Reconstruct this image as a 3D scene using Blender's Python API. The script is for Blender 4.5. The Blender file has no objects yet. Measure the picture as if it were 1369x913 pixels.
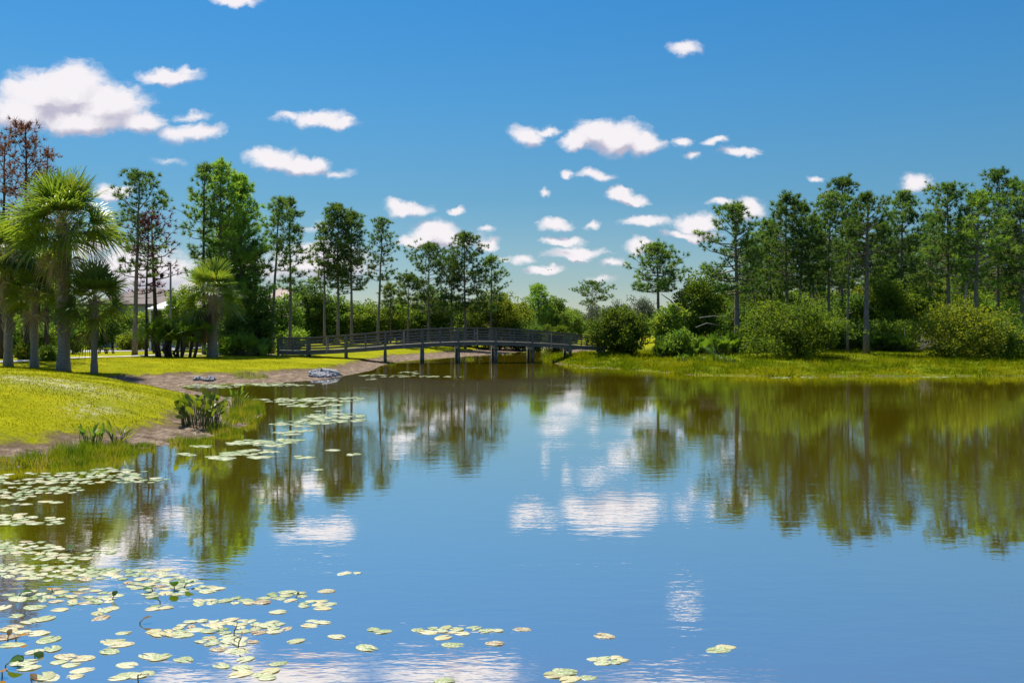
import bpy, math, random
import numpy as np
from mathutils import Vector, Matrix, Quaternion

sc = bpy.context.scene
COL = sc.collection
R = np.random.default_rng(11)
random.seed(5)

# ------------------------------------------------------------------ camera frame of the photograph (used to place things on the ground)
F, CX, HZ, HC = 1331.0, 684.5, 435.0, 2.9

def X_at(px, Y):
    return (px - CX) * Y / F
def Z_at(py, Y):
    return HC - (py - HZ) * Y / F
def W0(px, py):
    Y = HC * F / (py - HZ)
    return np.array((X_at(px, Y), Y))

# ------------------------------------------------------------------ mesh builder
class MB:
    def __init__(s):
        s.v, s.q, s.t, s.qm, s.tm, s.n = [], [], [], [], [], 0
    def add(s, V, quads=None, tris=None, mi=0):
        V = np.asarray(V, np.float32).reshape(-1, 3)
        if quads is not None and len(quads):
            q = np.asarray(quads, np.int32).reshape(-1, 4) + s.n
            s.q.append(q); s.qm.append(np.full(len(q), mi, np.int32))
        if tris is not None and len(tris):
            t = np.asarray(tris, np.int32).reshape(-1, 3) + s.n
            s.t.append(t); s.tm.append(np.full(len(t), mi, np.int32))
        s.v.append(V); s.n += len(V)
    def mesh(s, name, mats, smooth=False):
        me = bpy.data.meshes.new(name)
        if s.n:
            V = np.concatenate(s.v)
            q = np.concatenate(s.q) if s.q else np.zeros((0, 4), np.int32)
            t = np.concatenate(s.t) if s.t else np.zeros((0, 3), np.int32)
            me.vertices.add(len(V)); me.vertices.foreach_set('co', V.ravel())
            loops = np.concatenate([q.ravel(), t.ravel()]).astype(np.int32)
            me.loops.add(len(loops)); me.loops.foreach_set('vertex_index', loops)
            st = np.concatenate([np.arange(len(q)) * 4, len(q) * 4 + np.arange(len(t)) * 3]).astype(np.int32)
            me.polygons.add(len(st)); me.polygons.foreach_set('loop_start', st)
            mi = np.concatenate((s.qm or [np.zeros(0, np.int32)]) + (s.tm or [])).astype(np.int32)
            me.polygons.foreach_set('material_index', mi)
            me.polygons.foreach_set('use_smooth', np.full(len(st), smooth, bool))
            me.update(calc_edges=True); me.validate()
        for m in (mats if isinstance(mats, (list, tuple)) else [mats]):
            me.materials.append(m)
        return me
    def build(s, name, mats, parent=None, smooth=False, loc=None):
        o = bpy.data.objects.new(name, s.mesh(name, mats, smooth)); COL.objects.link(o)
        if parent is not None: o.parent = parent
        if loc is not None: o.location = loc
        return o
    # shapes
    def tube(s, P, r, k=6, cap=True, mi=0):
        P = np.asarray(P, float); n = len(P)
        r = np.broadcast_to(np.asarray(r, float), (n,))
        T = np.gradient(P, axis=0); T /= np.linalg.norm(T, axis=1)[:, None] + 1e-9
        ref = np.array((1., 0, 0)) if abs(T[:, 2]).mean() > .6 else np.array((0, 0, 1.))
        U = np.cross(T, ref); U /= np.linalg.norm(U, axis=1)[:, None] + 1e-9
        W = np.cross(T, U)
        a = np.arange(k) * 2 * math.pi / k
        V = P[:, None] + r[:, None, None] * (np.cos(a)[None, :, None] * U[:, None] + np.sin(a)[None, :, None] * W[:, None])
        V = V.reshape(-1, 3)
        i, j = np.meshgrid(np.arange(n - 1), np.arange(k), indexing='ij'); jn = (j + 1) % k
        Q = np.stack([i * k + j, i * k + jn, (i + 1) * k + jn, (i + 1) * k + j], -1).reshape(-1, 4)
        tr = []
        if cap:
            V = np.concatenate([V, P[:1], P[-1:]])
            for j in range(k):
                tr.append((n * k, (j + 1) % k, j)); tr.append((n * k + 1, (n - 1) * k + j, (n - 1) * k + (j + 1) % k))
        s.add(V, Q, tr, mi)
    def box(s, c, d, rot=None, mi=0, bev=0.0):
        hx, hy, hz = d[0] / 2, d[1] / 2, d[2] / 2
        V = np.array([(x, y, z) for z in (-hz, hz) for x, y in ((-hx, -hy), (hx, -hy), (hx, hy), (-hx, hy))])
        if rot is not None: V = V @ np.array(rot).T
        s.add(V + np.asarray(c), [(0, 3, 2, 1), (4, 5, 6, 7), (0, 1, 5, 4), (1, 2, 6, 5), (2, 3, 7, 6), (3, 0, 4, 7)], mi=mi)
    def bar(s, a, b, w, h, up=(0, 0, 1), mi=0):
        a, b = np.asarray(a, float), np.asarray(b, float)
        d = b - a; L = np.linalg.norm(d); d /= L
        u = np.asarray(up, float); sd = np.cross(u, d); sd /= np.linalg.norm(sd) + 1e-9; uu = np.cross(d, sd)
        s.box((a + b) / 2, (L, w, h), np.stack([d, sd, uu], 1), mi)
    def leaves(s, P, D, L, Wd, rng, mi=0, bend=0.0, diamond=True):
        """blades/leaves: P base (n,3), D dir, L length, Wd width"""
        P = np.asarray(P, float); D = np.asarray(D, float); n = len(P)
        D = D / (np.linalg.norm(D, axis=1)[:, None] + 1e-9)
        S = np.cross(D, rng.normal(size=(n, 3))); S /= np.linalg.norm(S, axis=1)[:, None] + 1e-9
        L = np.broadcast_to(L, (n,))[:, None]; Wd = np.broadcast_to(Wd, (n,))[:, None]
        if diamond:
            N = np.cross(D, S)
            M = P + D * L * .45 + N * L * bend
            V = np.stack([P, M + S * Wd / 2, P + D * L, M - S * Wd / 2], 1).reshape(-1, 3)
            s.add(V, np.arange(n * 4).reshape(-1, 4), mi=mi)
        else:
            V = np.stack([P - S * Wd / 2, P + S * Wd / 2, P + D * L], 1).reshape(-1, 3)
            s.add(V, tris=np.arange(n * 3).reshape(-1, 3), mi=mi)

# ------------------------------------------------------------------ object helpers
def tag(o, label, cat, group=None, kind=None):
    if label: o['label'] = label
    if cat: o['category'] = cat
    if group: o['group'] = group
    if kind: o['kind'] = kind
    return o
def root(name, loc, label, cat, group=None, rz=0.0):
    o = bpy.data.objects.new(name, None); COL.objects.link(o)
    o.empty_display_size = .3
    o.location = loc; o.rotation_euler = (0, 0, rz)
    return tag(o, label, cat, group)
def copy_tree(r, loc, label, rz=0.0, sc_=1.0, group=None, cat=None):
    c = r.copy(); COL.objects.link(c); c.location = loc; c.rotation_euler = (0, 0, rz); c.scale = (sc_, sc_, sc_) if np.isscalar(sc_) else sc_
    c['label'] = label
    if group: c['group'] = group
    if cat: c['category'] = cat
    for ch in list(r.children):
        d = ch.copy(); COL.objects.link(d); d.parent = c
        for g in list(ch.children):
            e = g.copy(); COL.objects.link(e); e.parent = d
    return c

# ------------------------------------------------------------------ materials
def newmat(name):
    m = bpy.data.materials.new(name); m.use_nodes = True
    nt = m.node_tree; nt.nodes.clear()
    return m, nt, nt.nodes, nt.links
def N(nt, typ, **kw):
    n = nt.nodes.new(typ)
    for k, v in kw.items():
        if k == 'inp':
            for a, b in v.items(): n.inputs[a].default_value = b
        else: setattr(n, k, v)
    return n
def c4(c): return (c[0], c[1], c[2], 1)
def ramp(nt, fac, stops):
    r = N(nt, 'ShaderNodeValToRGB'); e = r.color_ramp.elements
    while len(e) < len(stops): e.new(.5)
    for i, (p, c) in enumerate(stops): e[i].position = p; e[i].color = c4(c)
    nt.links.new(fac, r.inputs[0]); return r.outputs[0]
def noise(nt, scale, detail=3, rough=.55, vec=None, coord='Object', sxyz=None):
    if vec is None:
        tc = N(nt, 'ShaderNodeTexCoord'); vec = tc.outputs[coord]
    if sxyz:
        mp = N(nt, 'ShaderNodeMapping'); mp.inputs['Scale'].default_value = sxyz; nt.links.new(vec, mp.inputs[0]); vec = mp.outputs[0]
    n = N(nt, 'ShaderNodeTexNoise', inp={'Scale': scale, 'Detail': detail, 'Roughness': rough})
    nt.links.new(vec, n.inputs['Vector']); return n.outputs['Fac']

def leaf_mat(name, cols, trans=.4, scale=1.2, rough=.55, tcol=(1.3, 1.2, .5), spec=.08, vary=.25):
    m, nt, nd, lk = newmat(name)
    f = noise(nt, scale, 3)
    col = ramp(nt, f, [(.28 + .44 * i / max(1, len(cols) - 1), c) for i, c in enumerate(cols)])
    oi = N(nt, 'ShaderNodeObjectInfo')
    mr = N(nt, 'ShaderNodeMapRange', inp={3: 1 - vary, 4: 1 + vary}); lk.new(oi.outputs['Random'], mr.inputs[0])
    mx = N(nt, 'ShaderNodeVectorMath', operation='SCALE'); lk.new(col, mx.inputs[0]); lk.new(mr.outputs[0], mx.inputs['Scale'])
    p = N(nt, 'ShaderNodeBsdfPrincipled', inp={'Roughness': rough, 'Specular IOR Level': spec}); lk.new(mx.outputs[0], p.inputs['Base Color'])
    tm = N(nt, 'ShaderNodeVectorMath', operation='MULTIPLY'); lk.new(mx.outputs[0], tm.inputs[0]); tm.inputs[1].default_value = tcol
    t = N(nt, 'ShaderNodeBsdfTranslucent'); lk.new(tm.outputs[0], t.inputs[0])
    ms = N(nt, 'ShaderNodeMixShader', inp={0: trans}); lk.new(p.outputs[0], ms.inputs[1]); lk.new(t.outputs[0], ms.inputs[2])
    o = N(nt, 'ShaderNodeOutputMaterial'); lk.new(ms.outputs[0], o.inputs[0])
    return m
def solid_mat(name, c1, c2, scale=6, rough=.8, bump=.3, bdist=.02, sxyz=None, spec=.3, detail=5):
    m, nt, nd, lk = newmat(name)
    f = noise(nt, scale, detail, .6, sxyz=sxyz)
    col = ramp(nt, f, [(.3, c1), (.7, c2)])
    p = N(nt, 'ShaderNodeBsdfPrincipled', inp={'Roughness': rough, 'Specular IOR Level': spec}); lk.new(col, p.inputs['Base Color'])
    if bump:
        b = N(nt, 'ShaderNodeBump', inp={'Strength': bump, 'Distance': bdist}); lk.new(f, b.inputs['Height']); lk.new(b.outputs[0], p.inputs['Normal'])
    o = N(nt, 'ShaderNodeOutputMaterial'); lk.new(p.outputs[0], o.inputs[0])
    return m

M = {}
M['needle'] = leaf_mat('pine needles', [(0.061, 0.135, 0.042), (0.111, 0.206, 0.056), (0.221, 0.293, 0.066)], 0.5, .9)
M['needle_far'] = leaf_mat('pine needles pale', [(0.081, 0.147, 0.046), (0.144, 0.217, 0.055), (0.234, 0.279, 0.065)], 0.5, .9)
M['needle_bright'] = leaf_mat('soft green needles', [(0.124, 0.261, 0.052), (0.208, 0.359, 0.066), (0.332, 0.458, 0.084)], 0.5, .8)
M['needle_dead'] = leaf_mat('dying needles', [(0.164, 0.074, 0.046), (0.239, 0.115, 0.062), (0.151, 0.149, 0.054)], 0.4, .8, tcol=(1.1, .9, .8))
M['needle_red'] = leaf_mat('dead red needles', [(0.119, 0.030, 0.031), (0.168, 0.046, 0.042)], 0.4, .8, tcol=(1.1, .9, .9))
M['oak'] = leaf_mat('dark broad leaves', [(0.062, 0.136, 0.033), (0.121, 0.217, 0.046), (0.206, 0.300, 0.061)], 0.5, .7)
M['green'] = leaf_mat('mid green leaves', [(0.088, 0.185, 0.034), (0.179, 0.283, 0.048), (0.303, 0.370, 0.060)], 0.5, .7)
M['lime'] = leaf_mat('bright green leaves', [(0.107, 0.172, 0.022), (0.199, 0.251, 0.029), (0.306, 0.316, 0.039)], 0.5, .7)
M['olive'] = leaf_mat('olive leaves', [(0.071, 0.126, 0.021), (0.120, 0.188, 0.026), (0.197, 0.254, 0.034)], 0.5, .7)
M['moss'] = leaf_mat('grey moss and leaves', [(.10, .14, .085), (.16, .19, .12), (.23, .23, .17)], .35, .6, tcol=(1, 1, .8))
M['frond'] = leaf_mat('palm frond green', [(0.079, 0.146, 0.026), (0.149, 0.233, 0.033), (0.280, 0.327, 0.046)], 0.5, .9, rough=.4, spec=.5)
M['frond_dry'] = leaf_mat('dry palm frond', [(.17, .13, .07), (.26, .20, .11), (.33, .27, .16)], .35, 1.2, tcol=(1.1, 1, .7))
M['palmetto'] = leaf_mat('palmetto green', [(0.064, 0.145, 0.022), (0.120, 0.217, 0.026), (0.208, 0.290, 0.036)], 0.5, .9, rough=.45, spec=.4)
M['bigleaf'] = leaf_mat('wide marsh leaves', [(.12, .20, .018), (.20, .27, .022), (.27, .31, .025)], .5, 3.0, rough=.4, spec=.4)
M['grass'] = leaf_mat('lawn blades', [(.15, .175, .003), (.235, .245, .003), (.34, .325, .005)], .45, .35, vary=0, tcol=(1.15, 1.05, .4), spec=.04, rough=.8)
M['bankgrass'] = leaf_mat('tall bank grass', [(.07, .13, .005), (.17, .215, .005), (.33, .31, .012)], .45, .22, vary=0, spec=.05, rough=.8)
M['reed'] = leaf_mat('shore grass', [(0.072, 0.144, 0.012), (0.144, 0.228, 0.014), (0.264, 0.300, 0.020), (0.432, 0.348, 0.080)], .45, 1.6, vary=0)
M['bark_pine'] = solid_mat('pine bark', (.11, .088, .075), (.27, .225, .19), 9, .9, .8, .03, (1, 1, .35))
M['bark_dark'] = solid_mat('dark wet bark', (.028, .022, .022), (.075, .058, .055), 9, .9, .8, .03, (1, 1, .35))
M['bark_palm'] = solid_mat('palm trunk', (.13, .11, .09), (.34, .30, .25), 12, .9, .8, .03, (1, 1, 2.2))
M['boot'] = solid_mat('palm boots', (.20, .155, .10), (.40, .33, .23), 10, .85, .6, .02)
M['petiole'] = solid_mat('palm stalk', (.22, .22, .05), (.36, .33, .09), 8, .5, 0)
M['deadwood'] = solid_mat('bleached wood', (.25, .21, .18), (.45, .40, .35), 8, .85, .5, .02)
M['stem'] = solid_mat('plant stem', (.07, .09, .03), (.14, .15, .05), 10, .6, 0)
M['bridgewood'] = solid_mat('weathered bridge timber', (.105, .098, .082), (.20, .185, .155), 5, .8, .5, .01, (1, 1, 6))
M['bridgepile'] = solid_mat('timber pile', (.085, .095, .075), (.17, .175, .14), 6, .85, .6, .015, (2, 2, .5))
M['railwood'] = solid_mat('faded rail boards', (.10, .088, .075), (.22, .20, .18), 5, .8, .5, .008, (1, 1, 8))
_m = M['bridgepile']; _nt = _m.node_tree; _p = [n for n in _nt.nodes if n.type == 'BSDF_PRINCIPLED'][0]; _src = _p.inputs['Base Color'].links[0].from_socket
_tc = N(_nt, 'ShaderNodeTexCoord'); _sp = N(_nt, 'ShaderNodeSeparateXYZ'); _nt.links.new(_tc.outputs['Object'], _sp.inputs[0])
_ad = N(_nt, 'ShaderNodeMath', operation='MULTIPLY_ADD', inp={1: .5}); _nt.links.new(noise(_nt, 4, 4), _ad.inputs[0]); _nt.links.new(_sp.outputs['Z'], _ad.inputs[2])
_mr = N(_nt, 'ShaderNodeMapRange', inp={1: .45, 2: .75, 3: .75, 4: 0}); _nt.links.new(_ad.outputs[0], _mr.inputs[0])
_mx = N(_nt, 'ShaderNodeMix', data_type='RGBA'); _nt.links.new(_mr.outputs[0], _mx.inputs[0]); _nt.links.new(_src, _mx.inputs[6]); _mx.inputs[7].default_value = (.03, .036, .022, 1); _nt.links.new(_mx.outputs[2], _p.inputs['Base Color'])
M['rock'] = solid_mat('grey stone', (.08, .085, .10), (.34, .34, .36), 7, .85, .8, .04)
M['concrete'] = solid_mat('concrete', (.26, .27, .28), (.38, .38, .37), 5, .85, .4, .01)
M['path'] = solid_mat('concrete path', (.55, .52, .45), (.68, .64, .56), 2.5, .9, .2, .01)
M['road'] = solid_mat('grey pavement', (.30, .30, .30), (.40, .39, .38), 3, .9, .3, .01)
M['blackmetal'] = solid_mat('black painted metal', (.018, .018, .02), (.035, .035, .038), 6, .5, 0)
M['greymetal'] = solid_mat('grey pole metal', (.20, .22, .24), (.30, .32, .33), 6, .5, 0)
M['tablegrey'] = solid_mat('grey table boards', (.24, .25, .27), (.36, .36, .37), 5, .7, .2, .01)
M['white'] = solid_mat('white paint', (.72, .73, .74), (.80, .80, .80), 5, .6, 0)
M['stucco'] = solid_mat('pale blue green stucco', (.34, .42, .42), (.42, .49, .48), 4, .9, .2, .01)
M['pinkstucco'] = solid_mat('pale tan stucco', (.48, .36, .30), (.56, .43, .36), 4, .9, .2, .01)
M['shingle'] = solid_mat('tan shingles', (.13, .105, .09), (.21, .17, .145), 9, .9, .5, .03, (1, 1, 5))
M['whiteroof'] = solid_mat('white metal roof', (.62, .66, .70), (.74, .76, .78), 3, .5, .1, .01)
M['glass'] = solid_mat('window glass', (.03, .04, .05), (.06, .07, .08), 2, .1, 0, spec=.6)
M['bird'] = solid_mat('dark feathers', (.012, .012, .014), (.03, .03, .03), 10, .7, 0)
M['pipe_shade'] = solid_mat('painted pipe shade', (.012, .012, .012), (.03, .028, .025), 6, .9, 0)

# lily pads: waxy leaf
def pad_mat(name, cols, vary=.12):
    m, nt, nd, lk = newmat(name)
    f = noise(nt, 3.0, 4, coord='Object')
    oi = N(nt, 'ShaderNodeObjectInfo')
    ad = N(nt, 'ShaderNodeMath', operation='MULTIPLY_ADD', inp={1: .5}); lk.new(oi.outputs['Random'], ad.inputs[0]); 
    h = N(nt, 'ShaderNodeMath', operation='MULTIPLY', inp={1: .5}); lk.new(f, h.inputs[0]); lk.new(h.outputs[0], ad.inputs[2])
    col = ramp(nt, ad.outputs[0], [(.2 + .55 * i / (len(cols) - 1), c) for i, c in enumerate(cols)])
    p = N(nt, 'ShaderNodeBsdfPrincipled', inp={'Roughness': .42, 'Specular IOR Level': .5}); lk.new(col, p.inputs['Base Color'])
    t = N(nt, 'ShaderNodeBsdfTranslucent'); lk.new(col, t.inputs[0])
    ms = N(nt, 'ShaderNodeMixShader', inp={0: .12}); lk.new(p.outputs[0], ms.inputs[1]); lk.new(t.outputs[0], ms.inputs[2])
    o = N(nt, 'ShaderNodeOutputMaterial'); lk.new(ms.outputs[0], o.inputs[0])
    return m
M['pad'] = pad_mat('pale lily pad', [(.46, .30, .20), (.30, .36, .13), (.56, .53, .34), (.17, .25, .06), (.60, .56, .38), (.44, .38, .14), (.52, .50, .30), (.26, .15, .07)])  # part of the sun and sky glare is put into these pale tones
M['padleaf'] = leaf_mat('raised lily leaf', [(.025, .075, .012), (.05, .12, .016)], .4, 6)
M['padyellow'] = leaf_mat('yellowed lily leaf', [(.50, .24, .02), (.62, .33, .03)], .4, 6, tcol=(1.1, .9, .5))
M['padbrown'] = leaf_mat('withered lily leaf', [(.13, .08, .03), (.24, .15, .06)], .3, 8, tcol=(1, .9, .6))

# ------------------------------------------------------------------ shoreline and terrain
SH = [W0(0, 628), W0(100, 617), W0(190, 601), W0(245, 591), W0(300, 580), W0(335, 567), W0(352, 553), W0(340, 540), W0(310, 532),
      W0(280, 526), W0(250, 520), W0(243, 516), W0(262, 513.5), W0(310, 513), W0(370, 512), W0(430, 508), W0(470, 501), W0(498, 495), W0(510, 489), W0(540, 482.5),
      W0(600, 478.5), W0(680, 472.5), W0(722, 468), W0(745, 466), W0(760, 468.5), W0(738, 475), W0(729, 481), W0(745, 487), W0(790, 491),
      W0(870, 496.5), W0(925, 501.5), W0(1010, 503), W0(1100, 503.5), W0(1240, 503), W0(1369, 503)]
SH += [np.array(p, float) for p in ((45, 55), (60, 45), (68, 20), (60, -15), (20, -28), (-14, -24), (-22, -8), (-17, 4), (-13.5, 12))]
SH = np.array(SH)

def sdist(X, Y):
    """signed distance to the pond's edge: positive on land"""
    P = np.stack([X, Y], -1).astype(float)
    A, B = SH, np.roll(SH, -1, 0)
    best = np.full(X.shape, 1e9); inside = np.zeros(X.shape, bool)
    for a, b in zip(A, B):
        d = b - a; L2 = (d * d).sum()
        t = np.clip(((P - a) @ d) / L2, 0, 1)
        q = P - (a + t[..., None] * d)
        best = np.minimum(best, (q * q).sum(-1))
        c = ((a[1] > P[..., 1]) != (b[1] > P[..., 1]))
        with np.errstate(divide='ignore', invalid='ignore'):
            xi = a[0] + (P[..., 1] - a[1]) * d[0] / (d[1] if abs(d[1]) > 1e-9 else 1e-9)
        inside ^= c & (P[..., 0] < xi)
    s = np.sqrt(best)
    return np.where(inside, -s, s)
def sstep(a, b, x):
    t = np.clip((x - a) / (b - a), 0, 1); return t * t * (3 - 2 * t)
# smooth lattice noise
_G = np.random.default_rng(3).random((256, 256))
def vnoise(x, y):
    xi, yi = np.floor(x).astype(int), np.floor(y).astype(int); fx, fy = x - xi, y - yi
    fx, fy = fx * fx * (3 - 2 * fx), fy * fy * (3 - 2 * fy)
    g = lambda i, j: _G[i % 256, j % 256]
    return (g(xi, yi) * (1 - fx) + g(xi + 1, yi) * fx) * (1 - fy) + (g(xi, yi + 1) * (1 - fx) + g(xi + 1, yi + 1) * fx) * fy
def fbm(x, y):
    return (vnoise(x, y) + .5 * vnoise(2 * x + 7, 2 * y + 3) + .25 * vnoise(4 * x + 1, 4 * y + 9)) / 1.75

def terrain(X, Y):
    """height and distance inland from the foot of the grass"""
    X = np.asarray(X, float); Y = np.asarray(Y, float)
    d = sdist(X, Y)
    right = sstep(1.0, 4.5, X) * (1 - sstep(98, 112, Y))
    right = np.where(Y < 54, sstep(10, 30, X), right)
    mw = 1.8 + 3.8 * sstep(36, 44, Y) - 3.6 * sstep(54, 62, Y) + 2.6 * sstep(80, 90, Y)           # width of the bare bank
    mw = mw + .5 * (fbm(X * .6, Y * .6) - .5) * 2
    top = 1.35 - .55 * sstep(42, 57, Y) + .15 * sstep(85, 100, Y)
    L = 6.8 + 6.5 * sstep(44, 57, Y) - 4.0 * sstep(82, 96, Y)
    g = d - mw
    zl = np.where(d < mw, .22 * np.clip(d, 0, None) / mw, .22 + .10 * sstep(0, .35, g) + (top - .32) * np.sin(np.clip((g - .2) / L, 0, 1) * math.pi / 2))
    hum = (fbm(X * .9, Y * .9) - .5) * .62 * sstep(.2, 1.2, d) * (1 - sstep(5, 10, d)) + .38 * np.exp(-((X - 7.0) / 3.2) ** 2 - ((Y - 78) / 3.5) ** 2) * sstep(.2, 1.5, d)
    zr = .10 * sstep(0, .5, d) + .9 * sstep(-2, 24, d) * sstep(0, 3, d) + hum
    z = zl * (1 - right) + zr * right
    z = z + (fbm(X * .25 + 5, Y * .25) - .5) * .10 * sstep(2, 6, d)
    z = np.where(d <= 0, np.maximum(-1.2, .22 * d), np.maximum(z, .012 * np.clip(d, 0, 1)))
    gg = g * (1 - right) + (d + .2) * right
    return z, gg
def gz(x, y):
    z, _ = terrain(np.array([x]), np.array([y])); return float(z[0])
_YS = np.concatenate([np.arange(9, 130, .2), np.arange(130, 500, 2.0)])
def hit(px, py):
    """where the sight line through a point of the photograph meets the ground"""
    z, _ = terrain(X_at(px, _YS), _YS); ray = Z_at(py, _YS)
    k = np.nonzero((ray <= z))[0]
    i = k[0] if len(k) else len(_YS) - 1
    return np.array((X_at(px, _YS[i]), _YS[i], max(z[i], 0)))

def axis(segs):
    out = []
    for a, b, st in segs: out += list(np.arange(a, b - 1e-6, st))
    out.append(segs[-1][1]); return np.array(out)
gx = axis([(-1500, -300, 150), (-300, -60, 20), (-60, -28, 2), (-28, -4, .3), (-4, 10, .6), (10, 62, .9), (62, 120, 4), (120, 300, 20), (300, 1500, 150)])
gy = axis([(-60, 8, 4), (8, 18, 1), (18, 62, .33), (62, 80, .5), (80, 128, 1.0), (128, 200, 6), (200, 600, 40), (600, 2400, 200)])
GX, GY = np.meshgrid(gx, gy, indexing='ij')
GZ, GG = terrain(GX, GY)
nx, ny = GX.shape
b = MB()
i, j = np.meshgrid(np.arange(nx - 1), np.arange(ny - 1), indexing='ij')
Q = np.stack([i * ny + j, (i + 1) * ny + j, (i + 1) * ny + j + 1, i * ny + j + 1], -1).reshape(-1, 4)
b.add(np.stack([GX, GY, GZ], -1).reshape(-1, 3), Q)

m, nt, nd, lk = newmat('lawn and bare bank')
at = N(nt, 'ShaderNodeAttribute', attribute_name='inland')
wn = noise(nt, 1.3, 5, .65)
e1 = N(nt, 'ShaderNodeMath', operation='MULTIPLY_ADD', inp={1: 2.6, 2: -1.3}); lk.new(wn, e1.inputs[0])
e2 = N(nt, 'ShaderNodeMath', operation='ADD'); lk.new(at.outputs['Fac'], e2.inputs[0]); lk.new(e1.outputs[0], e2.inputs[1])
gm = N(nt, 'ShaderNodeMapRange', interpolation_type='SMOOTHSTEP', inp={1: -.10, 2: .22}); lk.new(e2.outputs[0], gm.inputs[0])
gcol = ramp(nt, noise(nt, .55, 5, .7), [(.25, (.14, .165, .003)), (.45, (.235, .245, .003)), (.62, (.31, .30, .004)), (.80, (.36, .275, .015))])
gcol2 = ramp(nt, noise(nt, 14, 4, .7), [(.3, (.55, .55, .5)), (.7, (1.15, 1.15, 1.1))])
ra = N(nt, 'ShaderNodeAttribute', attribute_name='rough_bank'); gcr = ramp(nt, noise(nt, .8, 5, .7), [(.25, (.045, .08, .004)), (.5, (.13, .165, .004)), (.75, (.25, .22, .012))])
grm = N(nt, 'ShaderNodeMix', data_type='RGBA'); lk.new(ra.outputs['Fac'], grm.inputs[0]); lk.new(gcol, grm.inputs[6]); lk.new(gcr, grm.inputs[7]); gcol = grm.outputs[2]
gmul = N(nt, 'ShaderNodeVectorMath', operation='MULTIPLY'); lk.new(gcol, gmul.inputs[0]); lk.new(gcol2, gmul.inputs[1])
# pale clover / sandy worn patch on the near lawn
pa = N(nt, 'ShaderNodeAttribute', attribute_name='worn')
pn = N(nt, 'ShaderNodeMath', operation='MULTIPLY'); lk.new(pa.outputs['Fac'], pn.inputs[0])
pr = N(nt, 'ShaderNodeMapRange', inp={1: .45, 2: .65}); lk.new(noise(nt, 5, 5, .7), pr.inputs[0]); lk.new(pr.outputs[0], pn.inputs[1])
gpx = N(nt, 'ShaderNodeMix', data_type='RGBA'); lk.new(pn.outputs[0], gpx.inputs[0]); lk.new(gmul.outputs[0], gpx.inputs[6]); gpx.inputs[7].default_value = (.46, .42, .30, 1)
# mud
mudn = noise(nt, 2.2, 6, .7); mudf = noise(nt, 9, 5, .75)
mcol = ramp(nt, mudn, [(.32, (.075, .052, .036)), (.50, (.20, .145, .10)), (.70, (.43, .34, .25))])
mcf = ramp(nt, mudf, [(.35, (.35, .33, .32)), (.55, (1, 1, 1))])
mmul = N(nt, 'ShaderNodeVectorMath', operation='MULTIPLY'); lk.new(mcol, mmul.inputs[0]); lk.new(mcf, mmul.inputs[1])
# wet olive at the waterline
mix = N(nt, 'ShaderNodeMix', data_type='RGBA'); lk.new(gm.outputs[0], mix.inputs[0]); lk.new(mmul.outputs[0], mix.inputs[6]); lk.new(gpx.outputs[2], mix.inputs[7])
# turned earth at the little scarp
sa = N(nt, 'ShaderNodeMath', operation='ABSOLUTE'); lk.new(e2.outputs[0], sa.inputs[0])
sm = N(nt, 'ShaderNodeMapRange', inp={1: .10, 2: .50, 3: .75, 4: 0}); lk.new(sa.outputs[0], sm.inputs[0])
mix2 = N(nt, 'ShaderNodeMix', data_type='RGBA'); lk.new(sm.outputs[0], mix2.inputs[0]); lk.new(mix.outputs[2], mix2.inputs[6]); mix2.inputs[7].default_value = (.12, .085, .05, 1)
p = N(nt, 'ShaderNodeBsdfPrincipled', inp={'Roughness': .95, 'Specular IOR Level': .03}); lk.new(mix2.outputs[2], p.inputs['Base Color'])
bp = N(nt, 'ShaderNodeBump', inp={'Strength': .8, 'Distance': .06}); lk.new(noise(nt, 11, 6, .75), bp.inputs['Height']); lk.new(bp.outputs[0], p.inputs['Normal'])
o = N(nt, 'ShaderNodeOutputMaterial'); lk.new(p.outputs[0], o.inputs[0])
M['ground'] = m
ground = tag(b.build('ground', m, smooth=True), None, None, kind='structure')
a = ground.data.attributes.new('inland', 'FLOAT', 'POINT'); a.data.foreach_set('value', GG.ravel().astype(np.float32))
a = ground.data.attributes.new('rough_bank', 'FLOAT', 'POINT'); a.data.foreach_set('value', (sstep(1.0, 4.5, GX) * (1 - sstep(98, 112, GY))).ravel().astype(np.float32))
worn = np.zeros_like(GX)
for px, py, sx, sy in ((85, 517, 1.8, 1.5), (45, 508, 1.4, 1.0), (128, 546, .5, .8), (300, 472, 3, 1.5), (225, 475, 3, 1.0), (395, 476, 2, 1.2)):
    h = hit(px, py); worn += np.exp(-((GX - h[0]) / sx) ** 2 - ((GY - h[1]) / sy) ** 2)
a = ground.data.attributes.new('worn', 'FLOAT', 'POINT'); a.data.foreach_set('value', np.clip(worn, 0, 1).ravel().astype(np.float32))

# ------------------------------------------------------------------ water
m, nt, nd, lk = newmat('pond water')
tc = N(nt, 'ShaderNodeTexCoord')
n1 = noise(nt, 2.6, 3, .55, vec=tc.outputs['Object'], sxyz=(.55, 1.25, 1))
n2 = noise(nt, 11, 2, .5, vec=tc.outputs['Object'], sxyz=(.6, 1.3, 1))
n3 = noise(nt, .10, 3, .6, vec=tc.outputs['Object'], sxyz=(.35, 1.6, 1))
calm = N(nt, 'ShaderNodeMapRange', interpolation_type='SMOOTHSTEP', inp={1: .42, 2: .68, 3: .25, 4: 1.1}); lk.new(n3, calm.inputs[0])
s1 = N(nt, 'ShaderNodeMath', operation='MULTIPLY_ADD', inp={1: .22}); lk.new(n2, s1.inputs[0]); lk.new(n1, s1.inputs[2])
bp = N(nt, 'ShaderNodeBump', inp={'Distance': .0045}); lk.new(s1.outputs[0], bp.inputs['Height']); lk.new(calm.outputs[0], bp.inputs['Strength'])
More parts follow.
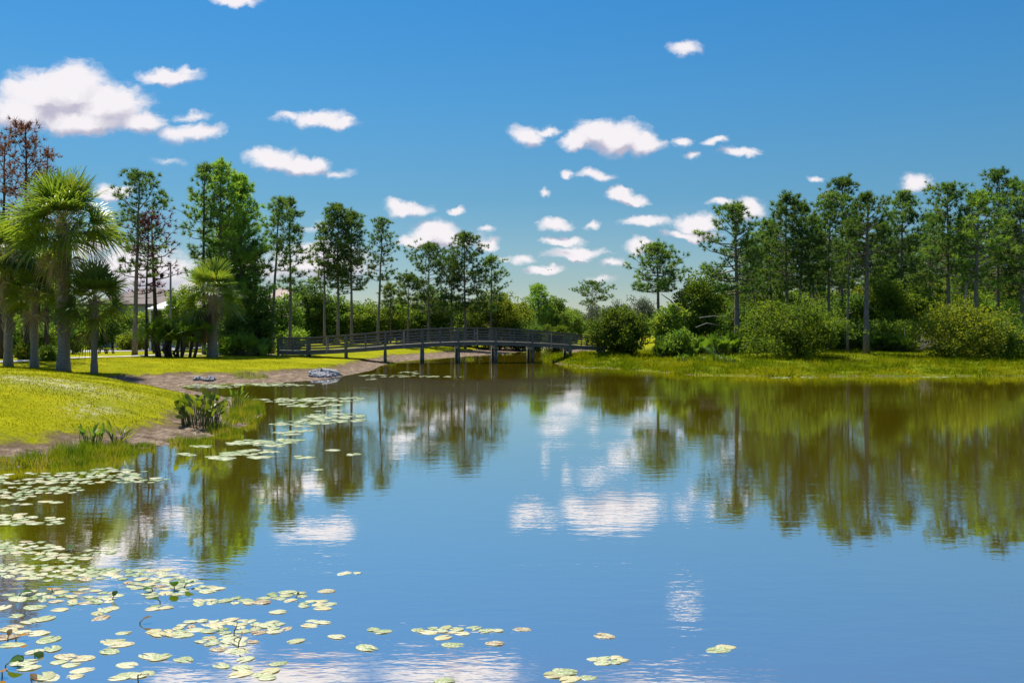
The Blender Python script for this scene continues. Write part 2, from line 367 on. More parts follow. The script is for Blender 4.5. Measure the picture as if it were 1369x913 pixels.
dif = N(nt, 'ShaderNodeBsdfDiffuse'); dif.inputs[0].default_value = (.29, .205, .005, 1)
glo = N(nt, 'ShaderNodeBsdfGlossy', inp={'Roughness': .02}); glo.inputs[0].default_value = (1, 1, 1, 1); lk.new(bp.outputs[0], glo.inputs['Normal'])
fr = N(nt, 'ShaderNodeFresnel', inp={'IOR': 1.75}); lk.new(bp.outputs[0], fr.inputs['Normal'])
fm = N(nt, 'ShaderNodeMapRange', inp={1: 0, 2: 1, 3: .86, 4: .972}); lk.new(fr.outputs[0], fm.inputs[0])
ms = N(nt, 'ShaderNodeMixShader'); lk.new(fm.outputs[0], ms.inputs[0]); lk.new(dif.outputs[0], ms.inputs[1]); lk.new(glo.outputs[0], ms.inputs[2])
o = N(nt, 'ShaderNodeOutputMaterial'); lk.new(ms.outputs[0], o.inputs[0])
b = MB(); b.add([(-40, -40, 0), (90, -40, 0), (90, 135, 0), (-40, 135, 0)], [(0, 1, 2, 3)])
tag(b.build('water', m), None, None, kind='structure')

# ------------------------------------------------------------------ paved path and road draped on the ground
def drape(name, mat, pts_l, pts_r, lift):
    b = MB(); n = len(pts_l); K = 7; V = []
    for l, r in zip(pts_l, pts_r):
        for k in range(K):
            q = np.array(l[:2]) * (1 - k / (K - 1)) + np.array(r[:2]) * k / (K - 1)
            V.append((q[0], q[1], gz(*q) + lift))
    Q = [(i * K + k, i * K + k + 1, (i + 1) * K + k + 1, (i + 1) * K + k) for i in range(n - 1) for k in range(K - 1)]
    b.add(V, Q); return tag(b.build(name, mat), None, None, kind='structure')
def poly_offset(P, w):
    P = np.array(P, float); T = np.gradient(P, axis=0); T /= np.linalg.norm(T, axis=1)[:, None]
    Nn = np.stack([-T[:, 1], T[:, 0]], 1); return P + Nn * w / 2, P - Nn * w / 2
def dense(P, n):
    P = np.array(P, float); t = np.linspace(0, len(P) - 1, n); i = np.minimum(t.astype(int), len(P) - 2); f = (t - i)[:, None]
    return P[i] * (1 - f) + P[i + 1] * f
cl = [(-52, 40), (-36, 46), (-30.5, 53), (-28.5, 60), (-27, 66), (-24.5, 70.5), (-21, 73.5), (-17.9, 75.2)]
l, r = poly_offset(dense(cl, 60), 1.35)
drape('path', M['path'], l, r, .035)
cl = [(-85, 74), (-60, 77), (-48, 78), (-36, 79), (-31, 83), (-29, 94), (-30, 115), (-34, 150)]
l, r = poly_offset(dense(cl, 70), 5.5)
drape('road', M['road'], l, r, .03)

# ------------------------------------------------------------------ plants: generators
UP = np.array((0, 0, 1.))
def unit(v): v = np.asarray(v, float); return v / (np.linalg.norm(v, axis=-1, keepdims=True) + 1e-9)

def pine_parts(rng, h, cb, cr, dens=1.0, tr=None, lean=0.0, round_=.85, need=.42, stubs=5, droop=0.0, per=22, trunk_top=1.0, wob=.15):
    """trunk with limbs, crown of needle tufts"""
    tb, cb_ = MB(), MB()
    tr = tr or (.05 + .0085 * h)
    n = 9; t = np.linspace(0, 1, n)
    az = rng.uniform(0, 6.28); ld = np.array((math.cos(az), math.sin(az) * .5, 0)) if np.isscalar(lean) else np.array((lean[0], lean[1], 0.))
    lm = lean if np.isscalar(lean) else 1.0
    path = np.stack([np.zeros(n), np.zeros(n), t * h], 1) + (t ** 1.4)[:, None] * ld * lm + np.cumsum(rng.normal(0, wob / n ** .5, (n, 3)) * (1, 1, 0), 0) * t[:, None]
    path[0, 2] = -.15
    tb.tube(path, tr * (1 - .82 * t ** 1.15) * np.where(t == 0, 1.25, 1), 8)
    def tp(s): return np.array([np.interp(s, t, path[:, k]) for k in range(3)])
    TP, TD = [], []
    nb = int((20 + 3.6 * h * (1 - cb)) * dens)
    ga = rng.uniform(0, 6.28)
    for k in range(nb):
        s = (k + rng.uniform(0, 1)) / nb
        z = cb + (1 - cb) * s ** .9 * .985
        prof = max(.18, math.sin(math.pi * min(.97, .14 + .82 * s ** (round_)) ) ** .55)
        L = cr * prof * rng.uniform(.55, 1.12)
        ga += 2.4 + rng.normal(0, .4)
        el = math.radians(-8 + 62 * s ** 1.3 + rng.normal(0, 11) - droop)
        dh = np.array((math.cos(ga), math.sin(ga), 0)); L = min(L, max(.35, ((1 - z) * h + .12) / (max(0, math.sin(el)) + .18))); p0 = tp(z)
        q = np.linspace(0, 1, 5)
        pts = p0 + (q * L)[:, None] * dh * math.cos(el) + (q * L * math.sin(el) + .16 * L * q ** 2.2 - .05 * L * np.sin(q * 3.1))[:, None] * UP + rng.normal(0, .04 * L, (5, 3)) * q[:, None]
        r0 = max(.012, tr * .30 * (1 - .6 * s) * min(1.2, L / 1.5))
        tb.tube(pts, r0 * (1 - .75 * q), 4, cap=False)
        nt_ = 3 + int(L * 3.4 * dens)
        for u in rng.uniform(.38, 1, nt_):
            c = np.array([np.interp(u, q, pts[:, a]) for a in range(3)])
            side = rng.normal(0, 1, 3); side[2] = abs(side[2]) * .6; side = unit(side)
            e = c + side * rng.uniform(.15, .75) * min(1, .35 + L * .35)
            if u < .8: tb.tube([c, e], [.012, .006], 3, cap=False)
            TP.append(e); TD.append(unit(side * .5 + dh * .5 + UP * .45))
        TP.append(pts[-1]); TD.append(unit(pts[-1] - pts[-2] + UP * .2))
    for k in range(4): TP.append(path[-1] - UP * .25 + rng.normal(0, .16, 3)); TD.append(unit(rng.normal(0, .5, 3) + UP))
    for k in range(stubs):
        z = rng.uniform(min(.28, cb * .6), cb); a_ = rng.uniform(0, 6.28); p0 = tp(z); L = rng.uniform(.3, 1.1)
        e = p0 + np.array((math.cos(a_), math.sin(a_), rng.uniform(-.2, .3))) * L
        tb.tube([p0, (p0 + e) / 2 + (0, 0, -.05), e], [.03, .02, .008], 4, cap=False)
    TP, TD = np.array(TP), np.array(TD)
    m_ = len(TP); sz = rng.uniform(.75, 1.2, m_); per = int(per * 1.3)
    Pn = np.repeat(TP, per, 0); Dn = np.repeat(TD, per, 0)
    Dn = unit(Dn * .75 + rng.normal(0, .62, Dn.shape))
    Ln = need * np.repeat(sz, per) * rng.uniform(.7, 1.15, m_ * per)
    cb_.leaves(Pn - Dn * .05, Dn, Ln, .036 * need / .34 * rng.uniform(.8, 1.3, m_ * per), rng, diamond=False)
    return tb, cb_

def pine(px, ytop, Y, cb, cr, label, name='slash_pine', needle='needle', bark='bark_pine', cat='pine tree', group='slash pines round the pond', seed=0, x=None, **kw):
    rng = np.random.default_rng(seed + int(px * 7))
    X = X_at(px, Y) if x is None else x
    z0 = gz(X, Y); h = Z_at(ytop, Y) - z0
    tb, cm = pine_parts(rng, h, cb, cr, **kw)
    r = root(name, (X, Y, z0), label, cat, group)
    tb.build('trunk', M[bark], r, True); cm.build('crown', M[needle], r)
    return r

def clump_parts(rng, h, rx, ry, zb, nclump=120, per=45, leaf=.16, cr=.42, tr=.1, stems=1, lump=.35, top_bias=.0, sparse=0.0, hang=0.0):
    """broad-leaved crown: leaf clumps through the crown's volume on limbs"""
    tb, cm = MB(), MB()
    zc = (h + zb) / 2; rz = (h - zb) / 2
    d = unit(rng.normal(size=(nclump, 3)))
    if top_bias: d[:, 2] = np.where(rng.random(nclump) < top_bias, np.abs(d[:, 2]), d[:, 2])
    ph = rng.uniform(0, 6.28, 6)
    lob = 1 + lump * (np.sin(3 * np.arctan2(d[:, 1], d[:, 0]) + ph[0]) * .4 + np.sin(2.3 * d[:, 2] * 2 + ph[1] + d[:, 0] * 3) * .4 + rng.normal(0, .35, nclump))
    rad = rng.uniform(.25, 1, nclump) ** .45 * lob
    C = np.stack([d[:, 0] * rx * rad, d[:, 1] * ry * rad, zc + d[:, 2] * rz * np.clip(rad, 0, 1.12)], 1)
    C[:, 2] = np.maximum(C[:, 2], max(.15, zb * .9))
    # limbs
    for s_ in range(stems):
        a0 = rng.uniform(0, 6.28); off = np.array((math.cos(a0), math.sin(a0), 0)) * (.3 * rx * (stems > 1)) * rng.uniform(.3, 1)
        base = off * .4; topc = np.array((off[0], off[1], zc + .35 * rz)) + rng.normal(0, .08, 3) * rx
        q = np.linspace(0, 1, 6)[:, None]
        path = base * (1 - q) + topc * q + rng.normal(0, .05 * rx, (6, 3)) * np.sin(q * 3.14)
        path[0, 2] = -.12
        tb.tube(path, tr * (1 - .7 * q[:, 0]), 7)
        for k in rng.choice(nclump, min(nclump, 10 + 10 // stems), replace=False):
            p0 = path[rng.integers(2, 6)]; e = C[k]; mid = (p0 + e) / 2 + (0, 0, -.08 * np.linalg.norm(e - p0)) + rng.normal(0, .05, 3)
            tb.tube([p0, mid, e], [tr * .38, tr * .24, .01], 4, cap=False)
    cs = cr * rng.uniform(.6, 1.35, nclump)
    cnt = np.maximum(6, (per * (cs / cr) ** 2 * rng.uniform(1 - sparse, 1, nclump)).astype(int))
    idx = np.repeat(np.arange(nclump), cnt); n = len(idx)
    o = unit(rng.normal(size=(n, 3))) * (rng.random(n) ** .45)[:, None] * cs[idx][:, None] * (1, 1, .75)
    D = unit(o + rng.normal(0, .35, (n, 3)) * cr + UP * .12 * cr - UP * hang)
    cm.leaves(C[idx] + o, D, leaf * rng.uniform(.65, 1.3, n), leaf * .62 * rng.uniform(.7, 1.2, n), rng, bend=.08)
    if hang:
        k = rng.choice(nclump, nclump // 2); P = np.repeat(C[k] + (0, 0, -.2), 14, 0) + rng.normal(0, .25, (len(k) * 14, 3))
        cm.leaves(P, np.array((0, 0, -1.)) + rng.normal(0, .12, P.shape), rng.uniform(.5, 1.3, len(P)), .07, rng, diamond=True)
    return tb, cm
def broadleaf(px, ytop, Y, wpx, label, name='broadleaf_tree', leafm='oak', bark='bark_dark', cat='tree', group='broadleaf trees round the pond', zb=.0, seed=0, dens=1.0, depth=1.0, leaf=.23, base=None, **kw):
    rng = np.random.default_rng(seed + int(px * 13 + ytop))
    X = X_at(px, Y); z0 = gz(X, Y); h = Z_at(ytop, Y) - z0; rx = wpx / 2 * Y / F
    vol = (h * (1 - zb)) * rx
    nc = int(np.clip(26 * vol ** .85 * dens, 25, 420))
    kw.setdefault('tr', .04 + .018 * h)
    kw.setdefault('cr', .34 + .055 * rx)
    tb, cm = clump_parts(rng, h, rx, rx * depth, zb * h, nclump=nc, leaf=leaf, **kw)
    r = root(name, (X, Y, z0), label, cat, group)
    tb.build('trunk', M[bark], r, True); cm.build('crown', M[leafm], r)
    return r
def shrub(px, ytop, Y, wpx, label, leafm='olive', name='shrub', **kw):
    kw.setdefault('group', 'shrubs along the banks'); kw.setdefault('stems', 4); kw.setdefault('tr', .045)
    r = broadleaf(px, ytop, Y, wpx, label, name=name, leafm=leafm, cat='shrub', **kw)
    for c in r.children:
        if c.name.startswith('trunk'): c.name = 'stems'
        else: c.name = 'foliage'
    return r

def fan_frond(lm, pm, rng, az, el, pet, bl, nseg=24, p0=(0, 0, 0), sag=.35, wseg=.055, fold=.9, rollv=.5):
    """one costapalmate palm leaf: stalk plus a fan of drooping segments"""
    dh = np.array((math.cos(az), math.sin(az), 0)); p0 = np.asarray(p0, float)
    q = np.linspace(0, 1, 5)
    pts = p0 + (q * pet * math.cos(el))[:, None] * dh + (q * pet * math.sin(el) - sag * pet * q ** 2 * .6)[:, None] * UP
    if pm is not None: pm.tube(pts, .022 - .010 * q, 4, cap=False)
    d0 = unit(pts[-1] - pts[-2]); side = unit(np.cross(d0, UP + 1e-3)); nrm = np.cross(side, d0)
    roll = rng.normal(0, rollv); side, nrm = side * math.cos(roll) + nrm * math.sin(roll), nrm * math.cos(roll) - side * math.sin(roll)
    a = np.linspace(-1.9, 1.9, nseg) + rng.normal(0, .04, nseg)
    D = np.cos(a)[:, None] * d0 + np.sin(a)[:, None] * side + (.28 * np.abs(np.sin(a)) * fold)[:, None] * nrm
    D = unit(D); L = bl * (.70 + .30 * np.cos(a * .75)) * rng.uniform(.88, 1.08, nseg)
    base = pts[-1] + d0 * .02
    hub = base + (D * (L * .30)[:, None])
    S = unit(np.cross(D, nrm)); w = wseg
    dr = sag * rng.uniform(.6, 1.4, nseg)
    m1 = base + D * (L * .62)[:, None] - UP * (dr * L * .16)[:, None]
    m2 = base + D * (L * .86)[:, None] - UP * (dr * L * .48)[:, None]
    tp = base + D * (L * .98)[:, None] - UP * (dr * L * .95)[:, None]
    V = np.concatenate([np.repeat(base[None], nseg, 0), hub + S * w * .5, hub - S * w * .5, m1 + S * w * .5, m1 - S * w * .5, m2 + S * w * .28, m2 - S * w * .28, tp])
    I = np.arange(nseg); n = nseg
    T = np.concatenate([np.stack([I, n + I, 2 * n + I], 1), np.stack([5 * n + I, 7 * n + I, 6 * n + I], 1)])
    Qd = np.concatenate([np.stack([n + I, 3 * n + I, 4 * n + I, 2 * n + I], 1), np.stack([3 * n + I, 5 * n + I, 6 * n + I, 4 * n + I], 1)])
    lm.add(V, Qd, T)

def cabbage_palm(px, pyb, ycen, rpx, tw, label, seed, boots=(.55, 1.0), dead=6, lean=(0, 0), Y=None, nf=40, skirt_az=None, bt=.11):
    rng = np.random.default_rng(seed)
    g = hit(px, pyb) if Y is None else np.array((X_at(px, Y), Y, gz(X_at(px, Y), Y)))
    Yb = g[1]; hh = Z_at(ycen, Yb) - g[2]; rad = rpx * Yb / F; r0 = tw * Yb / F / 2
    r = root('cabbage_palm', g, label, 'palm tree', 'cabbage palms on the lawn')
    tb, bm, fm, pm, dm = MB(), MB(), MB(), MB(), MB()
    n = 22; t = np.linspace(0, 1, n)
    path = np.stack([lean[0] * t ** 1.5, lean[1] * t, t * hh], 1); path[0, 2] = -.15
    rr = r0 * (1 + .35 * np.exp(-t * 14) - .10 * t) * (1 + .03 * rng.normal(size=n))
    tb.tube(path, rr, 12)
    tk = tb.build('trunk', M['bark_palm'], r, True)
    # criss-cross leaf bases
    z0, z1 = boots
    nbt = int(70 * (z1 - z0) * hh / 2)
    for k in range(nbt):
        s = z0 + (z1 - z0) * k / nbt; az = k * 2.4 + rng.normal(0, .15)
        c = np.array([np.interp(s, t, path[:, a_]) for a_ in range(3)]); rd = np.interp(s, t, rr)
        d = np.array((math.cos(az), math.sin(az), 0)); sd = np.array((-d[1], d[0], 0)) * rng.choice((-1, 1))
        a_ = c + d * rd * .85; L = rng.uniform(.22, .42)
        e = a_ + UP * L + d * (bt + .06 * rng.random()) + sd * .15
        bm.tube([a_, (a_ + e) / 2 + d * .01, e], [.05, .042, .018], 4)
    if nbt: bm.build('leaf_bases', M['boot'], tk)
    top = path[-1]
    pet = rad * .52; bl = rad * .64
    for k in range(nf):
        s = (k + .5) / nf
        el = math.radians(86 - 108 * s ** .9 + rng.normal(0, 9)); az = k * 2.4 + rng.normal(0, .25)
        fan_frond(fm, pm, rng, az, el, pet * rng.uniform(.8, 1.12), bl * rng.uniform(.85, 1.1), 34, top + (0, 0, .25 * (1 - s) - .1), sag=.08 + .20 * s + .1 * rng.random(), wseg=.040 * rad / 2 + .010)
    fm.build('crown', M['frond'], r); pm.build('leaf_stalks', M['petiole'], r)
    for k in range(dead):
        az = (skirt_az if skirt_az is not None else k * 2.4) + rng.normal(0, .5); el = math.radians(rng.uniform(-72, -40))
        fan_frond(dm, dm, rng, az, el, pet * rng.uniform(.6, .9), bl * rng.uniform(.7, .95), 20, top + (0, 0, -.25), sag=.9, wseg=.045 * rad / 2 + .01, fold=1.6)
    if dead: dm.build('dead_fronds', M['frond_dry'], r)
    return r

def palmetto(px, Y, rad, hgt, label, seed, nf=26, trunks=0, mat='palmetto', rx=None, py=None):
    rng = np.random.default_rng(seed)
    X = X_at(px, Y); g = (X, Y, gz(X, Y))
    r = root('saw_palmetto', g, label, 'palmetto', 'saw palmettos')
    lm, pm, tb = MB(), MB(), MB()
    rx = rx or rad
    bases = []
    for k in range(max(1, trunks)):
        a = rng.uniform(0, 6.28); q = rng.uniform(.2, .9)
        b0 = np.array((math.cos(a) * rx * q * .55, math.sin(a) * rad * q * .55, 0)); tp = b0 * 1.25 + UP * hgt * rng.uniform(.12, .58)
        if trunks:
            md = (b0 + tp) / 2 + rng.normal(0, .12, 3); tb.tube([b0 - UP * .1, md, tp], [.11, .10, .09], 7)
            bases.append(tp)
        else: bases.append(np.zeros(3))
    for k in range(nf):
        b0 = bases[k % len(bases)]; az = rng.uniform(0, 6.28)
        el = math.radians(rng.uniform(30, 90))
        pet = (hgt - b0[2]) * rng.uniform(.45, .72) if trunks else rng.uniform(.5, .75) * (hgt if el > .8 else max(hgt, rad) * .8)
        bl = rng.uniform(.50, .72)
        off = (rng.normal(0, rx * .25), rng.normal(0, rad * .25), 0) if not trunks else (0, 0, 0)
        fan_frond(lm, pm, rng, az, el, pet, bl, 17, b0 + off, sag=.22, wseg=.055, rollv=1.1)
    lm.build('fronds', M[mat], r); pm.build('leaf_stalks', M['stem'], r)
    if trunks: tb.build('trunk', M['bark_dark'], r, True)
    return r

# ================================================================== THE PLACE
# ---- palms on the left lawn
cabbage_palm(85, 496, 300, 72, 15, 'tallest thick-trunked cabbage palm on the lawn with a huge round crown', 1, boots=(.22, 1.0), dead=3, nf=66)
cabbage_palm(11, 489.5, 345, 54, 11, 'cabbage palm with woven leaf bases, first of the lawn row at the photo edge', 2, boots=(.3, 1.0), dead=3, nf=46)
cabbage_palm(46, 491.5, 392, 38, 10, 'short smooth-trunked cabbage palm between the woven palm and the tallest palm', 3, boots=(.86, 1.0), dead=3, nf=36)
cabbage_palm(126, 499, 404, 54, 8.5, 'slim cabbage palm with yellow stalks at the slope edge, nearest palm to the cove', 4, boots=(.62, 1.0), dead=2, nf=42)
cabbage_palm(284, 472, 393, 46, 13, 'stout cabbage palm with a brown skirt of dead fronds beside the palmetto thicket', 5, boots=(.55, 1.0), dead=22, nf=34, skirt_az=3.6, Y=68)
# broken stub on the big palm is part of its trunk
big = [o for o in COL.objects if o.name == 'cabbage_palm'][0]
b = MB(); b.tube([(-.1, -.2, 1.95), (.15, -.32, 2.05), (.36, -.36, 2.2)], [.06, .07, .05], 7); b.build('broken_stub', M['boot'], big)

# ---- dying pines at the left edge
pine(36, 169, 60, .38, 2.5, 'tall half-dead pine with rust brown top rising behind the tallest palm', needle='needle_dead', bark='bark_dark', group='dying pines', dens=1.0, per=9, stubs=10, round_=.55)
pine(3, 188, 62, .40, 2.2, 'half-dead pine with brown sparse crown cut by the photo edge', needle='needle_dead', bark='bark_dark', group='dying pines', dens=.8, per=8, stubs=8)
pine(62, 205, 66, .45, 1.7, 'thin dying brown pine just right of the rust-topped pine', needle='needle_dead', bark='bark_dark', group='dying pines', dens=.7, per=7, stubs=8)
# ---- pines of the left group
pine(180, 234, 70, .45, 2.6, 'green pine beside the small bench with open airy crown and grey trunk', dens=.95, tr=.19, lean=(.35, 0))
pine(195.5, 292, 68, .62, 1.05, 'thin black-barked dead pine with a few dark red needles', needle='needle_red', bark='bark_dark', group='dead red pines', dens=.5, tr=.11, stubs=12, per=8)
pine(208, 288, 75, .42, 3.1, 'dead pine with dark red crown and long bare limbs to one side', needle='needle_red', bark='bark_dark', group='dead red pines', dens=.75, tr=.20, per=9, stubs=6)
pine(273, 224, 72, .42, 1.95, 'tall thin pine with needles all down one side, at the stout skirted palm', dens=.75, tr=.16, bark='bark_dark')
pine(295, 221, 74, .30, 2.3, 'bright green tall pine, highest of the dense green group behind the skirted palm', needle='needle_bright', dens=1.35, tr=.2, round_=.75)
pine(322, 238, 76, .12, 2.3, 'dense bright green pine leafy almost to the ground over the dark palmetto mound', needle='needle_bright', dens=1.9, tr=.2, round_=.5)
pine(310, 300, 77, .10, 2.6, 'lower dense green pine filling the base of the green group', needle='needle_bright', dens=1.5, round_=.45)
# slender pines by and behind the bridge
LP = [(364, 268, 78, .62, 1.3, 'leaning slender pine with bare lower trunk, first left of the bridge end', dict(lean=(.6, 0), dens=.8)),
      (388, 271, 80, .40, 1.7, 'pine with full layered crown beside the leaning slender pine', dict(dens=1.0)),
      (434, 302, 84, .45, 1.3, 'narrow pine at the left side of the dense twin crowns', dict(dens=.9)),
      (452, 277, 85, .42, 2.0, 'dense pine, taller of the two with crowns grown together', dict(dens=1.5)),
      (470, 288, 86, .40, 1.9, 'dense pine, right-hand partner in the joined crowns', dict(dens=1.4)),
      (505, 297, 88, .50, 1.9, 'single pine with clear straight trunk over the bridge rail', dict(dens=.95, lean=(.5, 0))),
      (545, 372, 105, .55, 1.6, 'small yellowish pine far behind the bridge in the gap', dict(needle='needle_far')),
      (522, 385, 108, .5, 1.4, 'small pale pine seen low between the single pine and the broad pine', dict(needle='needle_far')),
      (573, 329, 92, .32, 2.9, 'broad spreading pine with an open crown above the bridge centre', dict(dens=1.25, round_=.75)),
      (622, 315, 93, .32, 2.6, 'tallest pine above the bridge crest with a layered crown', dict(dens=1.35, round_=.8)),
      (604, 345, 96, .35, 1.7, 'narrow pine wedged between the broad pine and the tallest bridge pine', dict(dens=1.0)),
      (656, 346, 95, .40, 1.9, 'smaller pine standing last in line to the right above the bridge', dict(dens=1.05)),
      (720, 384, 118, .10, 2.3, 'young full conifer with pointed top behind the right half of the bridge', dict(dens=1.6, needle='needle_bright', round_=.4)),
      (340, 330, 76, .45, 1.4, 'thin pine partly hidden by the dense green group', dict(dens=.8)),
      (792, 379, 150, .62, 3.6, 'far flat-topped pine with bare forked trunk in the middle of the gap', dict(dens=1.1, round_=1.2, per=22)),
      (881, 331, 85, .57, 2.5, 'lone pine with a perfectly round crown and bare trunk', dict(dens=1.4, round_=.8, tr=.19)),
      ]
for k, (px, yt, Y, cbf, cr, lab, kw) in enumerate(LP):
    if 412 < px < 700 and Y < 105: cr *= (102 + (Y - 84) * .45) / Y; Y = 102 + (Y - 84) * .45
    pine(px, yt, Y, cbf, cr, lab, seed=k, **kw)
# right-hand stand, front row: every trunk that shows
RP = [(985, 279, 80, .38, 2.6, 'big pine with thick pale trunk, first of the stand beside the dark hollow', dict(tr=.24, dens=1.25)),
      (1008, 330, 90, .35, 1.6, 'shorter pine just right of the thick pale trunk', {}),
      (1033, 300, 84, .40, 1.5, 'slim pine in the gap where sky shows through the stand', dict(lean=(-.4, 0))),
      (1052, 264, 79, .38, 1.9, 'tall straight pine rising above the left half of the big rounded shrub', {}),
      (1070, 276, 80, .40, 1.6, 'slim pine rising over the very middle of the big rounded shrub', {}),
      (1088, 292, 92, .35, 1.6, 'pine tucked behind, over the right shoulder of the big rounded shrub', {}),
      (1108, 263, 80, .40, 2.2, 'pine with rusty brown inner branches left of the highest middle pine', dict(dens=1.1)),
      (1126, 243, 84, .40, 2.0, 'highest pine in the middle of the stand', {}),
      (1133, 300, 74, .50, 1.1, 'very thin pine trunk in front of the middle of the stand', dict(tr=.10, dens=.8)),
      (1158, 264, 73, .52, 2.0, 'pine with thick straight pale trunk standing forward at the grass', dict(tr=.24, dens=1.1)),
      (1180, 300, 88, .25, 2.0, 'leafy pine right behind the forward pale trunk', dict(dens=1.2)),
      (1204, 261, 86, .25, 2.3, 'dense dark pine left of the notch of open sky', dict(dens=1.4)),
      (1222, 330, 92, .25, 1.8, 'low pine under the notch of open sky', dict(dens=1.1)),
      (1242, 290, 88, .32, 1.7, 'pine bordering the notch of open sky on its right', dict(dens=1.1)),
      (1268, 251, 78, .45, 2.1, 'airy topped pine with straight trunk above the yellow shrub', dict(tr=.2)),
      (1288, 296, 90, .35, 1.7, 'pine half hidden between the airy one and the bright topped one', {}),
      (1304, 262, 76, .42, 2.2, 'pine with bright lit top and crooked trunk above the yellow shrub', dict(needle='needle_bright', tr=.22, lean=(.3, 0), dens=1.1)),
      (1334, 232, 82, .40, 2.5, 'highest pine of all near the right edge', dict(dens=1.15)),
      (1350, 300, 86, .3, 2.0, 'dense lower pine right of the highest pine', dict(dens=1.3)),
      (1366, 248, 80, .35, 2.3, 'pine cut through by the right edge of the photo', dict(dens=1.2)),
      (1395, 255, 82, .35, 2.3, 'pine standing just past the right edge, its branches reaching in', {}),
      ]
for k, (px, yt, Y, cbf, cr, lab, kw) in enumerate(RP):
    kw = dict(kw); kw.setdefault('dens', 1.2); kw.setdefault('per', 24); cr *= 1.15; kw['dens'] *= .95
    pine(px, yt, Y, cbf, cr, lab, seed=100 + k, group='pines of the right-hand stand', **kw)

# ---- broad-leaved trees
broadleaf(934, 366, 84, 60, 'dense rounded green tree left of the dark hollow in the stand', leafm='green', zb=.05, dens=1.2)
broadleaf(893, 407, 80, 44, 'bright green small tree under the round-crowned lone pine', leafm='green', zb=.02, dens=1.2)
BL = [(150, 404, 86, 54, 'green tree before the pale house left of the bench pine', 'green', .25), (204, 412, 84, 40, 'small green tree before the pale house beside the dead red pine', 'green', .1), (246, 386, 82, 40, 'small loose green tree beside the white-roofed pavilion', 'green', .15), (222, 398, 100, 60, 'dim green tree behind the white-roofed pavilion', 'oak', .02), (1062, 392, 84, 56, 'green tree filling the stand above the big rounded shrub', 'green', .02), (1090, 412, 80, 44, 'low green tree over the right shoulder of the big rounded shrub', 'green', .02), (1248, 398, 82, 52, 'olive tree filling the stand left of the airy topped pine', 'olive', .02), (1312, 392, 84, 58, 'green tree filling the stand above the yellowish shrub', 'green', .02), (346, 395, 74, 40, 'dark leafy tree over the left end of the bridge', 'oak', .05),
      (378, 392, 84, 46, 'dark bushy oak below the layered pine', 'oak', .05),
      (412, 376, 88, 52, 'tall dark oak left of the narrow twin pines', 'oak', .02),
      (445, 392, 90, 56, 'darkest dense oak under the joined pine crowns', 'oak', .02),
      (482, 405, 90, 48, 'green understory tree left of the single straight pine', 'green', .02),
      (512, 412, 92, 48, 'olive understory tree at the foot of the single straight pine', 'olive', .02),
      (540, 408, 94, 46, 'light green understory tree right of the single straight pine', 'green', .02),
      (578, 392, 95, 50, 'dark tree at the foot of the broad spreading pine', 'oak', .02),
      (606, 408, 97, 46, 'shaded tree between the two big bridge pines', 'oak', .02),
      (638, 402, 99, 52, 'olive green tree at the foot of the last bridge pine', 'olive', .02),
      (668, 393, 112, 50, 'bright yellow-green tree right of the last bridge pine', 'lime', .02),
      (692, 398, 115, 44, 'lime green tree left of the pointed young conifer', 'lime', .02),
      (742, 398, 120, 44, 'green tree with thin top right of the pointed young conifer', 'green', .02),
      (762, 412, 128, 40, 'low rounded tree at the left side of the open gap', 'green', .02),
      (985, 405, 88, 54, 'dark understory tree around the foot of the thick pale pine', 'oak', .02),
      (1022, 408, 86, 56, 'leafy understory tree where sky shows between the pines', 'green', .02),
      (1112, 402, 84, 56, 'dark understory tree right of the big rounded shrub', 'oak', .02),
      (1148, 395, 86, 56, 'dim green tree behind the forward pale trunk', 'oak', .02),
      (1186, 372, 82, 62, 'light olive tree with loose crown right of the forward pale trunk', 'olive', .10),
      (1222, 385, 84, 58, 'green tree below the notch of open sky', 'green', .04),
      (1345, 405, 82, 70, 'leafy tree right of the yellow shrub at the photo edge', 'green', .02),
      (1395, 395, 84, 70, 'leafy tree just past the right photo edge', 'oak', .02),
      ]
for k, (px, yt, Y, w, lab, lm, zb) in enumerate(BL):
    if 405 < px < 700 and Y < 105: Y = 106 + (Y - 84) * .45
    broadleaf(px, yt, Y, w, lab, leafm=lm, zb=zb, seed=k, dens=1.05)
MT = [(795, 408, 140, 44, 'pale grey mossy tree under the far flat-topped pine', .2),
      (828, 402, 128, 48, 'grey-green moss-hung tree right of the far flat-topped pine', .2),
      (858, 398, 120, 46, 'moss-hung tree beside the trunk of the round-crowned pine', .2),
      (775, 420, 165, 34, 'small distant mossy tree at the end of the open gap', .2)]
for k, (px, yt, Y, w, lab, zb) in enumerate(MT):
    broadleaf(px, yt, Y, w, lab, name='mossy_tree', leafm='moss', zb=zb, seed=50 + k, hang=.25, leaf=.2, dens=.8, sparse=.5, group='mossy trees in the gap')

